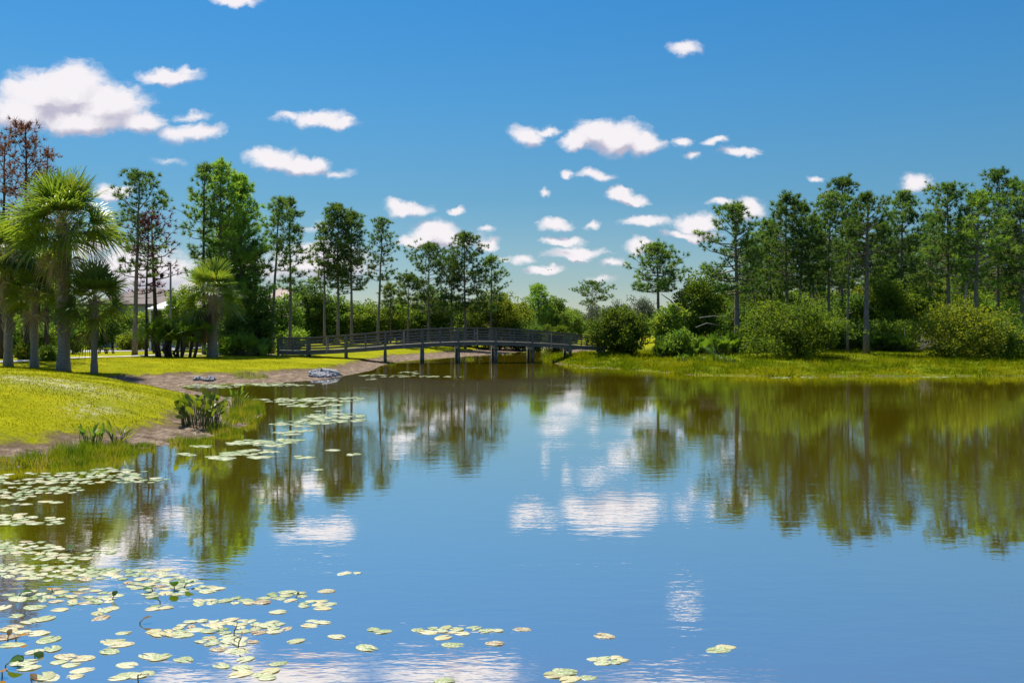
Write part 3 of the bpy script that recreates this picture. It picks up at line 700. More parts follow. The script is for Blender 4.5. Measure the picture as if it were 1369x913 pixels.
# ---- shrubs
shrub(827, 414, 78.2, 76, 'dark round shrub hiding the right end of the bridge', 'olive', name='round_shrub', dens=1.7, leaf=.22)
shrub(1068, 402, 70, 114, 'big rounded shrub alone on the right grass bank', 'olive', name='round_shrub', dens=1.3, leaf=.22, lump=.62)
shrub(1285, 403, 70, 108, 'yellowish wide shrub with bare twigs on the right bank', 'lime', name='wide_shrub', dens=1.1, leaf=.22, lump=.5, sparse=.5)
shrub(1340, 425, 70.5, 80, 'green shrub joined to the yellowish wide shrub at the photo edge', 'green', name='wide_shrub', dens=1.2, leaf=.20)
SB = [(1160, 430, 79, 60, 'low dark shrub at the foot of the forward pale pine', 'oak'), (1196, 432, 78, 60, 'low olive shrub left of the bare twig heap', 'olive'),
      (1122, 438, 80, 44, 'low shrub in the shade right of the big rounded shrub', 'oak'), (1010, 432, 80, 50, 'low shrub left of the big rounded shrub', 'olive'),
      (318, 418, 74, 66, 'dark dense mound of shrub at the foot of the bright green pines', 'oak'),
      (352, 446, 79, 34, 'small dark shrub near the left bridge end', 'oak'),
      (172, 446, 84, 28, 'yellow-green clipped shrub by the pavement next to the bench pine', 'lime'),
      (188, 447, 86, 22, 'second clipped shrub tight behind the bench pine trunk', 'lime'),
      (24, 428, 66, 50, 'bright green shrub between the first two lawn palms', 'green'), (58, 436, 68, 36, 'green shrub between the short palm and the tallest palm', 'green'),
      (98, 440, 72, 24, 'small open shrub right of the tallest palm trunk', 'green'), (-8, 420, 66, 50, 'shrub at the left photo edge behind the first palm', 'oak'),
      (35, 462, 60, 24, 'little yellow plant at the path between the first palms', 'lime'), (65, 465, 59, 14, 'little round bush at the path left of the tallest palm', 'green'),
      (128, 428, 86, 40, 'dark hedge shrub against the pale house', 'oak'), (252, 432, 88, 46, 'shrub in front of the house behind the palmetto thicket', 'green'),
      (905, 444, 76, 36, 'low leafy shrub in front of the rounded green tree', 'green'), (690, 428, 110, 34, 'low dark shrub behind the right half of the bridge', 'oak'),
      (714, 430, 108, 22, 'almost black round shrub behind the bridge at the lime trees', 'oak'), (745, 433, 110, 30, 'low shrub right of the almost black round one', 'olive'),
      (655, 430, 106, 34, 'low light green shrub behind the bridge crest', 'lime'), (560, 430, 100, 40, 'low green shrub behind the bridge left of its crest', 'green'), (425, 432, 88, 56, 'low dark shrub behind the left rail', 'oak'), (478, 434, 92, 46, 'low green shrub behind the rail right of the dark oak', 'green'), (387, 436, 82, 44, 'low green shrub behind the left end rails', 'green'), (606, 432, 100, 40, 'low shrub behind the bridge below the tallest pine', 'green')]
for k, (px, yt, Y, w, lab, lm) in enumerate(SB):
    if 405 < px < 760 and Y < 111: Y = 109 + (Y - 84) * .1
    shrub(px, yt, Y, w, lab, lm, seed=70 + k, dens=1.25, leaf=.20)

# ---- palmettos
palmetto(232, 66.5, 1.7, 2.7, 'big thicket of saw palmetto on several dark trunks by the path', 31, nf=230, trunks=15, rx=3.1)
palmetto(322, 72, 1.5, 2.0, 'dark palmetto mound at the foot of the bright green pines', 32, nf=110, rx=1.8)
for k, (px, hh, lab) in enumerate(((888, 1.3, 'palmetto at the left end of the row below the rounded green tree'), (912, 1.2, 'palmetto second from the left in the row'), (938, 1.4, 'palmetto with dry orange leaves at its foot in the row'),
                               (960, 1.6, 'palmetto under the dark hollow'), (980, 1.7, 'tall palmetto at the thick pale pine'), (1003, 1.4, 'palmetto at the right end of the row'), (1205, 1.3, 'palmetto in the shade left of the twig heap'), (1175, 1.4, 'palmetto right of the forward pale pine'))):
    palmetto(px, 76 + (k % 3), .9, hh + .2, lab, 40 + k, nf=60)
# leaning bare limbs in the stand
def bare(name, g, pts_list, label, cat='dead branch', group=None, mat='deadwood'):
    r_ = MB()
    for pts, rad in pts_list: r_.tube(pts, np.linspace(rad, rad * .35, len(pts)), 6)
    o = r_.build(name, M[mat], None, True); o.location = g
    return tag(o, label, cat, group)
def at(px, py, Y, o): return np.array((X_at(px, Y), Y, Z_at(py, Y))) - o
g = np.array((X_at(900, 80), 80, gz(X_at(900, 80), 80)))
bare('leaning_trunk', g, [([at(917, 430, 80, g), at(908, 414, 80, g), at(897, 402, 79.6, g), at(884, 393, 79, g)], .10)], 'bleached bare trunk leaning across the bright green small tree')
g = np.array((X_at(945, 79), 79, gz(X_at(945, 79), 79)))
bare('fallen_branch', g, [([at(930, 438, 79, g), at(945, 432, 79, g), at(962, 435, 79, g)], .05), ([at(935, 425, 79.5, g), at(953, 422.5, 79.5, g), at(975, 424, 79.5, g)], .05)], 'pale fallen branches arching across the dark hollow')
g = np.array((X_at(1292, 77), 77, gz(X_at(1292, 77), 77)))
bare('bare_snag', g, [([at(1291, 468, 77, g), at(1291, 400, 77, g), at(1293, 375, 77, g), at(1302, 362, 76.8, g), at(1322, 350, 76.5, g)], .16), ([at(1293, 376, 77, g), at(1283, 371, 77, g), at(1268, 366, 77, g)], .07), ([at(1302, 362, 76.8, g), at(1325, 358, 76.6, g), at(1347, 354, 76.4, g)], .06)], 'crooked bare tree with pale forked limbs above the yellowish shrub', 'dead tree')
# twig heap
g = hit(1238, 470); rng = np.random.default_rng(8); L_ = []
for k in range(46):
    a = np.array((rng.uniform(-1.6, 1.4), rng.uniform(-.7, .7), rng.uniform(0, .35))); d = unit(np.array((rng.uniform(-.2, 1.2), rng.normal(0, .5), rng.uniform(.1, 1.3)))); Lk = rng.uniform(.7, 2.2)
    L_.append(([a, a + d * Lk * .5 + rng.normal(0, .06, 3), a + d * Lk + (0, 0, -.1 * Lk)], rng.uniform(.015, .04)))
bare('dead_shrub', g, L_, 'heap of bare bleached twigs at the left foot of the yellowish shrub', 'dead shrub')

# ---- far background stand, shared meshes
protos = []
for k in range(4):
    rng = np.random.default_rng(300 + k)
    protos.append(pine_parts(rng, 14.5, .35 + .06 * k, 2.3, dens=1.25, per=16))
PM = [(tb.mesh('trunk', M['bark_pine'], True), cm.mesh('crown', M['needle_far' if k % 2 else 'needle'])) for k, (tb, cm) in enumerate(protos)]
def place_shared(pm, name, px, Y, ytop, hp, label, cat, group, rz, names=('trunk', 'crown')):
    X = X_at(px, Y); z0 = gz(X, Y); s = (Z_at(ytop, Y) - z0) / hp
    r = root(name, (X, Y, z0), label, cat, group, rz); r.scale = (s, s, s)
    for nm, me in zip(names, pm):
        o = bpy.data.objects.new(nm, me); COL.objects.link(o); o.parent = r
ORD = ['first', 'second', 'third', 'fourth', 'fifth', 'sixth', 'seventh', 'eighth', 'ninth', 'tenth', 'eleventh', 'twelfth', 'thirteenth', 'fourteenth', 'fifteenth', 'sixteenth', 'seventeenth', 'eighteenth', 'nineteenth', 'twentieth', 'twenty-first', 'twenty-second', 'twenty-third', 'twenty-fourth', 'twenty-fifth', 'twenty-sixth', 'twenty-seventh', 'twenty-eighth']
rng = np.random.default_rng(21)
for k, px in enumerate(np.linspace(1004, 1440, 26)):
    place_shared(PM[k % 4], 'slash_pine', px + rng.normal(0, 4), rng.uniform(98, 128), rng.uniform(295, 335), 14.5,
                 f'slim pine deep in the right-hand stand, {ORD[k]} in the back rows from the sky gap', 'pine tree', 'back rows of the right-hand stand', rng.uniform(0, 6.28))
# far broadleaf trees closing the horizon
rng = np.random.default_rng(22)
FB = [clump_parts(np.random.default_rng(400 + k), 6, 3.4, 3.4, .1, nclump=150, per=42, leaf=.30, cr=.62, tr=.15) for k in range(4)]
FM = [(tb.mesh('trunk', M['bark_dark'], True), cm.mesh('crown', M[('green', 'olive', 'oak', 'lime')[k]])) for k, (tb, cm) in enumerate(FB)]
fx = list(np.linspace(330, 740, 17)) + list(np.linspace(972, 1420, 22))
for k, px in enumerate(fx):
    side = 'bridge pines' if px < 800 else 'right-hand stand'
    kk = k if px < 800 else k - 17
    place_shared(FM[int(rng.integers(0, 4))], 'broadleaf_tree', px, rng.uniform(118, 150) if px < 800 else rng.uniform(100, 132), (rng.uniform(398, 414) if px < 800 else rng.uniform(362, 396)), 6,
                 f'far low leafy tree behind the {side}, {ORD[kk]} from the left', 'tree', f'far leafy trees behind the {side}', rng.uniform(0, 6.28))
for k, px in enumerate((-60, -15, 30, 70, 105, 138, 250, 285, 320)):
    place_shared(FM[k % 3], 'broadleaf_tree', px, rng.uniform(105, 125), (385, 375, 372, 388, 402, 412, 412, 395, 385)[k], 6,
                 f'dark leafy tree behind the house and lawn palms, {ORD[k]} from the left', 'tree', 'leafy trees behind the house', rng.uniform(0, 6.28))
for k, px in enumerate((700, 735, 765, 800, 835, 870, 905, 940)):
    place_shared(FM[(k * 3) % 4], 'broadleaf_tree', px, rng.uniform(230, 290), rng.uniform(412, 420), 6,
                 f'hazy distant tree beyond the open field, {ORD[k]} from the left', 'tree', 'distant trees beyond the field', rng.uniform(0, 6.28))
for k, px in enumerate((18, 28, 52, 64, 74)):
    pine(px, (330, 352, 340, 360, 335)[k], 74, .6, 1.2, f'dark slim pine trunk in the shade behind the lawn palms, {ORD[k]} from the left', bark='bark_dark', dens=.7, group='shaded pines behind the palms', seed=900 + k)

# ---- footbridge
br = root('footbridge', (0, 0, 0), 'arched wooden footbridge on timber piles across the pond', 'footbridge')
A = np.array((X_at(372, 74.5), 74.5)); al = unit(np.array((.9916, .129))); cr_ = np.array((-al[1], al[0])); WB = 2.3
pxs = np.array([372, 411, 462, 515, 565, 613, 663, 712, 762, 808])
cap = np.array([451.5, 451, 447.5, 443, 439.5, 438, 438.3, 441, 445.5, 450.5])
bot = np.array([474, 474, 471.5, 468.5, 464.5, 462, 461.5, 463.5, 466.5, 469])
def along(px):  # distance along the bridge to a photo column
    k = (px - CX) / F; return (k * A[1] - A[0]) / (al[0] - k * al[1])
ss = np.array([along(p_) for p_ in pxs]); P2 = A + ss[:, None] * al
zc_ = HC - (cap - HZ) * P2[:, 1] / F; zb_ = HC - (bot - HZ) * P2[:, 1] / F
nfine = 46; sf = np.linspace(ss[0], ss[-1], nfine)
def smooth_i(z):
    c = np.polyfit(ss, z, 4); return np.polyval(c, sf)
fc, fb = smooth_i(zc_), smooth_i(zb_)
def bp3(s, off, z):
    q = A + s * al + off * cr_; return np.array((q[0], q[1], z))
def run(mb, off, zf, w, h, s=None, e=0.0):
    """a board that follows the arch"""
    s = sf if s is None else s
    V, Q = [], []
    for k, (s_, z_) in enumerate(zip(s, zf)):
        for (do, dz) in ((-w / 2, -h / 2), (w / 2, -h / 2), (w / 2, h / 2), (-w / 2, h / 2)): V.append(bp3(s_, off + do, z_ + dz))
    n_ = len(s)
    for k in range(n_ - 1):
        for c in range(4): Q.append((k * 4 + c, k * 4 + (c + 1) % 4, (k + 1) * 4 + (c + 1) % 4, (k + 1) * 4 + c))
    Q.append((3, 2, 1, 0)); Q.append(tuple((n_ - 1) * 4 + c for c in range(4)))
    mb.add(V, Q)
deck = fb + .30
d_ = MB()
ns_ = int((ss[-1] - ss[0]) / .15)
for k in range(ns_):
    s_ = ss[0] + (k + .5) * .15; z_ = np.interp(s_, sf, deck) - .02
    a_ = bp3(s_, -.02, z_); b_ = bp3(s_, WB + .02, z_); d_.bar(a_, b_, .138, .04)
d_.build('deck', M['bridgewood'], br)
for off in (.06, WB - .06):
    m_ = MB(); run(m_, off, fb + .125, .08, .25); m_.build('stringer', M['bridgewood'], br)
for side, off in ((0, 0.0), (1, WB)):
    sg = 1 if side == 0 else -1
    m_ = MB(); run(m_, off + sg * .0, fc - .02, .17, .045); m_.build('cap_rail', M['railwood'], br)
    hgt = fc - .045 - deck
    for k in range(5):
        m_ = MB(); run(m_, off + sg * .075, deck + .05 + hgt * (k + .45) / 5.0, .035, .095); m_.build('rail', M['railwood'], br)
    for k in range(len(ss)):
        z1 = np.interp(ss[k], sf, fc) - .046
        q = A + ss[k] * al + off * cr_; z0 = gz(*q)
        if k in (0, 1, 2):
            m_ = MB(); m_.box((q[0], q[1], (z1 + z0 - .3) / 2), (.16, .16, z1 - z0 + .3)); m_.build('post', M['bridgepile'], br)
        else:
            zb0 = np.interp(ss[k], sf, fb)
            m_ = MB(); m_.box((q[0], q[1], (z1 + zb0 - .1) / 2), (.16, .16, z1 - zb0 + .1)); m_.build('post', M['bridgepile'], br)
            m_ = MB(); m_.tube([(q[0], q[1], min(z0, 0) - .8), (q[0], q[1], zb0 - .145)], [.135, .12], 12); m_.build('pile', M['bridgepile'], br, True)
    for k in range(len(ss) - 1):
        sm_ = (ss[k] + ss[k + 1]) / 2; q = A + sm_ * al + (off - sg * .0) * cr_
        zt = np.interp(sm_, sf, fc) - .046; zb0 = np.interp(sm_, sf, fb) + .05
        m_ = MB(); m_.box((q[0], q[1], (zt + zb0) / 2), (.085, .085, zt - zb0)); m_.build('baluster', M['deadwood' if k % 2 else 'railwood'], br)
for k in range(3, len(ss)):
    zb0 = np.interp(ss[k], sf, fb)
    m_ = MB(); m_.bar(bp3(ss[k], -.28, zb0 - .142), bp3(ss[k], WB + .28, zb0 - .142), .20, .24); m_.build('pile_cap', M['bridgepile'], br)

# ---- riprap and drain at the cove
def rockmesh(rng, s):
    b = MB(); nu, nv = 7, 5; V = [(0, 0, -s * .6)]
    ph = rng.uniform(0, 6.28, 3); sx, sy, sz = s * rng.uniform(.7, 1.3), s * rng.uniform(.7, 1.2), s * rng.uniform(.45, .8)
    for j in range(1, nv):
        th = math.pi * j / nv - math.pi / 2
        for i in range(nu):
            a = 6.283 * i / nu + .4 * j; k = 1 + rng.uniform(-.22, .22)
            V.append((math.cos(th) * math.cos(a) * sx * k, math.cos(th) * math.sin(a) * sy * k, math.sin(th) * sz * k))
    V.append((0, 0, sz)); T, Q = [], []
    for i in range(nu):
        T.append((0, 1 + (i + 1) % nu, 1 + i)); e = 1 + (nv - 2) * nu; T.append((len(V) - 1, e + i, e + (i + 1) % nu))
        for j in range(nv - 2):
            a_ = 1 + j * nu; Q.append((a_ + i, a_ + (i + 1) % nu, a_ + nu + (i + 1) % nu, a_ + nu + i))
    b.add(V, Q, T); return b.mesh('rock', M['rock'])
rng = np.random.default_rng(77); RM = [rockmesh(rng, .2) for k in range(6)]
def rocks(cx, cy, sx, sy, n, smin, smax, label, group):
    for k in range(n):
        px = cx + rng.uniform(-1, 1) * sx; py = cy + rng.uniform(-1, 1) * sy * (1 - abs(px - cx) / sx * .5); h = hit(px, py)
        o = bpy.data.objects.new('rock', RM[k % 6]); COL.objects.link(o); s = rng.uniform(smin, smax) / .2
        o.location = h + (0, 0, .05); o.scale = (s, s, s); o.rotation_euler = (0, 0, rng.uniform(0, 6.28)); tag(o, label, 'rock', group)
rocks(431, 501.5, 15, 5, 44, .14, .30, 'grey broken stone in the rubble heap around the drain on the bare cove bank', 'rubble at the drain')
rocks(272, 508.5, 13, 2, 12, .14, .26, 'grey stone in the low row of stones on the mud of the cove', 'stones in the cove mud')
g = hit(446, 502); dr = root('drain_pipe', g, 'concrete drain pipe with a slanted mouth in the rubble heap on the cove bank', 'drain pipe', rz=.5)
b = MB(); n = 14; V = []; a_ = np.linspace(0, 2 * math.pi, n, endpoint=False)
for rr_ in (.42, .33):
    for x0 in (0, 1):
        for a in a_:
            y, z = math.cos(a) * rr_, math.sin(a) * rr_ + .22
            V.append(((-1.2 if x0 == 0 else .8 - z * .9), y, z - (.12 if x0 else -.1)))
Q = []
for i in range(n):
    k = (i + 1) % n; Q += [(i, k, n + k, n + i), (2 * n + k, 2 * n + i, 3 * n + i, 3 * n + k), (n + i, n + k, 3 * n + k, 3 * n + i)]
b.add(V, Q); b.build('pipe', M['concrete'], dr)
b = MB(); b.box((-.1, -.62, .06), (1.5, .2, .5), Matrix.Rotation(.35, 3, 'Y')); b.box((-.1, .62, .06), (1.5, .2, .5), Matrix.Rotation(.35, 3, 'Y')); b.build('wing_wall', M['concrete'], dr)
b = MB(); b.add([(-1.0, math.cos(a) * .32, math.sin(a) * .32 + .28) for a in a_], tris=[(0, i, i + 1) for i in range(1, n - 1)]); b.build('pipe_shade', M['pipe_shade'], dr); dr.scale = (.6, .6, .6)  # near-black disc stands in for the shade deep in the pipe

# ---- bench, tables, lamp
def bench(name, g, label, L, rz, seatm, legm, hh=.45, cat='bench'):
    r = root(name, g, label, cat, None, rz)
    b = MB()
    for k in range(3): b.box((0, -.14 + .14 * k, hh), (L, .12, .045))
    b.build('seat', M[seatm], r)
    for sx in (-1, 1):
        m_ = MB()
        for sy in (-.14, .14): m_.bar((sx * L * .42, sy, hh - .02), (sx * L * .50, sy * 1.15, -.03), .06, .06, (0, 1, 0))
        m_.bar((sx * L * .42, -.16, hh - .05), (sx * L * .42, .16, hh - .05), .05, .05); m_.build('leg', M[legm], r)
    for sy in (-.13, .13):
        m_ = MB(); m_.bar((-.10, sy, hh - .02), (0, sy, -.03), .055, .055, (0, 1, 0)); m_.bar((.10, sy, hh - .02), (0.02, sy * 1.1, -.03), .055, .055, (0, 1, 0)); m_.build('leg', M[legm], r)
    return r
g = hit(142, 473); bench('backless_bench', g, 'black backless bench with splayed legs on the grass by the path', 1.05, .05, 'blackmetal', 'blackmetal', .34)
g = hit(851, 462.5)
bench('white_bench', g + (0, 0, 0), 'white low bench in the shade right of the dark round shrub', 1.5, .15, 'white', 'white', .5)
def picnic(g, label):
    r = root('picnic_table', g, label, 'picnic table', None, .1)
    b = MB()
    for k in range(5): b.box((0, -.3 + .15 * k, .74), (1.7, .14, .04))
    b.build('tabletop', M['tablegrey'], r)
    for s in (-1, 1):
        b = MB()
        for k in range(2): b.box((0, s * (.62 + .13 * k), .45), (1.7, .12, .04))
        b.build('seat', M['tablegrey'], r)
    for sx in (-1, 1):
        b = MB(); b.bar((sx * .6, -.25, .70), (sx * .6, -.6, 0), .08, .08, (1, 0, 0)); b.bar((sx * .6, .25, .70), (sx * .6, .6, 0), .08, .08, (1, 0, 0)); b.bar((sx * .6, -.75, .41), (sx * .6, .75, .41), .06, .08)
        b.build('leg', M['blackmetal'], r)
picnic(hit(-6, 479), 'grey picnic table at the left photo edge behind the first palm')
X = X_at(228, 76); z0 = gz(X, 76); zt = Z_at(352, 76) - z0
lp = root('lamp_post', (X, 76, z0), 'slim grey lamp post rising behind the palmetto thicket before the white roof', 'lamp post')
b = MB(); b.tube([(0, 0, -.1), (0, 0, zt)], [.095, .07], 10); b.build('pole', M['greymetal'], lp, True)
b = MB(); b.tube([(0, 0, zt - .9), (-.35, 0, zt - .75), (-.68, 0, zt - .8)], .03, 6); b.build('arm', M['greymetal'], lp, True)
b = MB(); b.tube([(-.68, 0, zt - .72), (-.68, 0, zt - .8), (-.68, 0, zt - .95), (-.68, 0, zt - 1.2)], [.03, .10, .16, .10], 8); b.build('lantern', M['blackmetal'], lp, True)

# ---- houses
def house(name, x0, x1, Y, dep, ze, zr, label, wallm, roofm, wins=(), cols=(), hip=2.5):
    cx = (x0 + x1) / 2; z0 = gz(cx, Y); r = root(name, (cx, Y, z0), label, 'house')
    w = (x1 - x0) / 2
    b = MB(); b.box((0, dep / 2, (ze - .05) / 2), (2 * w, dep, ze - .05)); wl = b.build('wall', M[wallm], r)
    e = .5; b = MB()
    V = [(-w - e, -e, ze), (w + e, -e, ze), (w + e, dep + e, ze), (-w - e, dep + e, ze), (-w + hip, dep / 2, zr), (w - hip, dep / 2, zr)]
    V += [(x, y, z - .18) for x, y, z in V[:4]]
    b.add(V, [(0, 1, 5, 4), (2, 3, 4, 5), (0, 6, 7, 1), (1, 7, 8, 2), (2, 8, 9, 3), (3, 9, 6, 0), (9, 8, 7, 6)], [(1, 2, 5), (3, 0, 4)])
    b.build('roof', M[roofm], r)
    for (wx, wz, ww, wh) in wins:
        f = MB()
        for (cx_, cz_, sx_, sz_) in ((wx, wz + wh / 2, ww + .16, .08), (wx, wz - wh / 2, ww + .16, .08), (wx - ww / 2, wz, .08, wh), (wx + ww / 2, wz, .08, wh), (wx, wz, .05, wh)): f.box((cx_, -.03, cz_), (sx_, .09, sz_))
        fo = f.build('window', M['white'], r)
        pn_ = MB(); pn_.box((wx, -.012, wz), (ww, .02, wh)); pn_.build('pane', M['glass'], fo)
    for cx_ in cols:
        c = MB(); c.box((cx_, -.9, (ze - .2) / 2), (.32, .32, ze - .2)); c.box((cx_, -.9, .12), (.42, .42, .24)); c.build('column', M['white'], r)
    return r
Yh = 92
hx0, hx1 = X_at(122, Yh), X_at(236, Yh); hc = (hx0 + hx1) / 2
house('house', hx0, hx1, Yh, 9, 4.0, Z_at(384, Yh + 4.5) - 1.0, 'pale blue-green house with a tan hipped roof behind the bench pine', 'stucco', 'shingle',
      wins=((-2.6, 1.7, 1.3, 1.5), (.6, 1.7, 1.3, 1.5), (2.7, 1.7, 1.0, 1.5)), cols=(X_at(159, Yh) - hc,), hip=3.0)
# white pavilion in front of the house
Yp = 84; xg = X_at(228, Yp); zg = gz(xg, Yp)
pv = root('pavilion', (xg, Yp, zg), 'small open pavilion with a white hipped metal roof before the pale house', 'pavilion')
ze, zr = Z_at(413, Yp) - zg, Z_at(401, Yp) - zg
b = MB(); V = [(-1.5, -1.5, ze), (1.5, -1.5, ze), (1.5, 1.5, ze), (-1.5, 1.5, ze), (0, 0, zr)]; V += [(x, y, z - .14) for x, y, z in V[:4]]
b.add(V, [(0, 5, 6, 1), (1, 6, 7, 2), (2, 7, 8, 3), (3, 8, 5, 0), (8, 7, 6, 5)], [(0, 1, 4), (1, 2, 4), (2, 3, 4), (3, 0, 4)]); b.build('roof', M['whiteroof'], pv)
for sx in (-1, 1):
    for sy in (-1, 1):
        b = MB(); b.box((sx * 1.25, sy * 1.25, (ze - .15) / 2), (.14, .14, ze - .15)); b.build('column', M['white'], pv)
Yh = 112; hx0, hx1 = X_at(336, Yh), X_at(400, Yh)
house('house', hx0, hx1, Yh, 8, 3.2, Z_at(384, Yh + 4) - 1.0, 'tan house half hidden by the slender pines left of the bridge', 'pinkstucco', 'pinkstucco', wins=((-1.4, 1.6, 1.2, 1.4), (1.4, 1.6, 1.2, 1.4)), hip=2.2)

# ---- birds
for k, (px, py) in enumerate(((733, 361), (737, 360.6))):
    Y = 120; r = root('bird', (X_at(px, Y), Y, Z_at(py, Y)), ('small dark bird in flight before the low cloud, left one of two', 'small dark bird in flight before the low cloud, right one of two')[k], 'bird', 'birds in the sky')
    b = MB(); b.tube([(-.02, .16, 0), (0, .08, 0), (0, -.06, 0), (0, -.15, .01), (0, -.22, .02)], [.02, .05, .055, .035, .008], 8)
    bd = b.build('body', M['bird'], r, True)
    for s in (-1, 1):
        w_ = MB(); w_.add([(s * .03, .06, .02), (s * .03, -.08, .02), (s * .20, -.05, .10), (s * .20, .08, .11), (s * .38, -.06, .05), (s * .36, .0, .06), (s * .03, .06, .005), (s * .03, -.08, .005), (s * .20, -.05, .088), (s * .20, .08, .098)],
                     [(0, 1, 2, 3), (3, 2, 4, 5), (6, 9, 8, 7)], [(9, 5, 8), (5, 4, 8)]); w_.build('wing', M['bird'], r)

# ---- grasses (nobody could count the blades)
def blades(name, mat, X, Y, hmin, hmax, w, rng, lean=.35, lift=0):
    z, g_ = terrain(X, Y); n = len(X)
    D = np.stack([rng.normal(0, lean, n), rng.normal(0, lean, n), np.ones(n)], 1)
    b = MB(); b.leaves(np.stack([X, Y, np.maximum(z, -.05) - .01 + lift], 1), D, np.minimum(hmin, hmax) + rng.random(n) * np.abs(np.asarray(hmax) - hmin), w * rng.uniform(.7, 1.3, n), rng, diamond=False)
    return tag(b.build(name, M[mat]), None, None, kind='stuff')
rng = np.random.default_rng(31)
n = 150000; X = rng.uniform(-27, -6, n); Y = 19 + 46 * rng.random(n) ** 1.3; _, g_ = terrain(X, Y)
k = (g_ > .15) & (fbm(X * .8, Y * .8) + rng.normal(0, .1, n) > .36); X, Y = X[k], Y[k]
o = blades('lawn_grass', 'grass', X, Y, .03, .085, .02, rng); tag(o, 'short yellow-green lawn grass on the left bank', 'grass')
n = 120000; X = rng.uniform(1, 50, n); Y = rng.uniform(55, 96, n); d_ = sdist(X, Y)
k = (d_ > .0) & (d_ < 26) & (fbm(X * .5, Y * .5) + rng.normal(0, .08, n) > .30); X, Y, d_ = X[k], Y[k], d_[k]
tall = fbm(X * .7 + 3, Y * .7); 
b = MB(); z, _ = terrain(X, Y); n = len(X)
D = np.stack([rng.normal(0, .4, n), rng.normal(0, .4, n), np.ones(n)], 1)
tc_x = rng.uniform(2, 46, 1500); tc_y = rng.uniform(56, 92, 1500); td = sdist(tc_x, tc_y); kk = (td > .1) & (td < 16) & (rng.random(1500) < np.clip(1.1 - td / 14, .1, 1)); tc_x, tc_y = tc_x[kk][:420], tc_y[kk][:420]
tx = np.repeat(tc_x, 70) + rng.normal(0, .30, 70 * len(tc_x)); ty = np.repeat(tc_y, 70) + rng.normal(0, .26, 70 * len(tc_x)); tz, _ = terrain(tx, ty)
rr_ = np.hypot(tx - np.repeat(tc_x, 70), ty - np.repeat(tc_y, 70)); out = np.stack([tx - np.repeat(tc_x, 70), ty - np.repeat(tc_y, 70), .45 + 0 * rr_], 1)
b.leaves(np.stack([tx, ty, np.maximum(tz, 0) - .01], 1), out + rng.normal(0, .12, out.shape), np.repeat(rng.uniform(.22, .62, len(tc_x)), 70) * rng.uniform(.6, 1.1, len(tx)) * np.exp(-(rr_ / .7) ** 2), .05, rng, diamond=False)
b.leaves(np.stack([X, Y, z - .01], 1), D, (.10 + .45 * np.clip(tall - .3, 0, 1)) * rng.uniform(.6, 1.4, n) * (1 - .3 * sstep(10, 20, d_)), .04 * rng.uniform(.7, 1.4, n), rng, diamond=False)
tag(b.build('bank_grass', M['bankgrass']), 'tall yellow-green grass covering the right bank', 'grass', kind='stuff')
# shore grass on the near left bank
XX, YY = [], []
for px, py, sx, sy, n in ((10, 624, 26, 5, 500), (55, 621, 30, 6, 800), (95, 616, 28, 7, 1100), (130, 610, 28, 8, 1400), (165, 604, 20, 7, 900), (195, 600, 14, 4, 300), (255, 592, 32, 4, 700), (300, 578, 24, 6, 1200), (325, 560, 18, 8, 1500), (340, 548, 14, 8, 1500), (322, 545, 12, 8, 900), (310, 562, 14, 8, 700),
                         (335, 507, 25, 2.5, 900), (520, 486, 10, 3, 250), (628, 480, 6, 2.5, 500), (735, 478, 8, 3, 800)):
    a_ = rng.uniform(0, 6.28, n); q = np.sqrt(rng.random(n)); w = np.array([W0(px + sx * q_ * math.cos(t_), py + sy * q_ * math.sin(t_)) for q_, t_ in zip(q, a_)])
    XX.append(w[:, 0]); YY.append(w[:, 1])
X, Y = np.concatenate(XX), np.concatenate(YY)
o = blades('shore_grass', 'reed', X, Y, .05 + .10 * fbm(X * 2.2, Y * 2.2), .10 + .85 * np.clip(fbm(X * 1.6 + 4, Y * 1.6) - .28, 0, 1), .016, rng, .28); tag(o, 'rough green and straw grass growing out of the water along the left shore', 'grass')

# ---- marsh plants with wide leaves
def marsh(px, py, n, hh, spread, ll, lw, label, seed, name='marsh_plant', mat='bigleaf', group='wide-leaved marsh plants', thick=.012):
    rng = np.random.default_rng(seed); g = hit(px, py) if py < 1000 else None
    r = root(name, g, label, 'marsh plant', group)
    st, lf = MB(), MB()
    for k in range(n):
        a = rng.uniform(0, 6.28); q = math.sqrt(rng.random()) * spread
        b0 = np.array((math.cos(a) * q, math.sin(a) * q, -.08)); d = np.array((math.cos(a), math.sin(a), 0)) * rng.uniform(.05, .35); L = hh * rng.uniform(.30, .82)
        tp = b0 + UP * L + d * L
        st.tube([b0, (b0 + tp) / 2 - d * .05, tp], [thick, thick * .8, thick * .6], 5, cap=False)
        dd = unit(UP * rng.uniform(.35, 1.1) + d * 2.2 + rng.normal(0, .25, 3)); sd = unit(np.cross(dd, rng.normal(size=3))); nn = np.cross(dd, sd)
        T = np.linspace(0, 1, 6); wd = lw * np.sin(np.clip(T * .93 + .07, 0, 1) * math.pi) ** .7 / 2; l_ = ll * rng.uniform(.7, 1.15)
        C = tp + (T * l_)[:, None] * dd - (T ** 2 * l_ * .18)[:, None] * UP
        V = np.concatenate([C + sd * wd[:, None] + nn * wd[:, None] * .25, C, C - sd * wd[:, None] + nn * wd[:, None] * .25])
        I = np.arange(5); lf.add(V, np.concatenate([np.stack([I, I + 1, I + 7, I + 6], 1), np.stack([I + 6, I + 7, I + 13, I + 12], 1)]))
    st.build('stems', M['stem'], r); lf.build('leaves', M[mat], r, True)
    return r
marsh(268, 570, 95, 1.02, .50, .34, .15, 'big yellow-green wide-leaved plant with dark stems on the near sandy bank', 61)
marsh(317, 548, 12, .85, .22, .34, .07, 'small upright green plant in the water behind the big wide-leaved plant', 62, mat='palmetto')
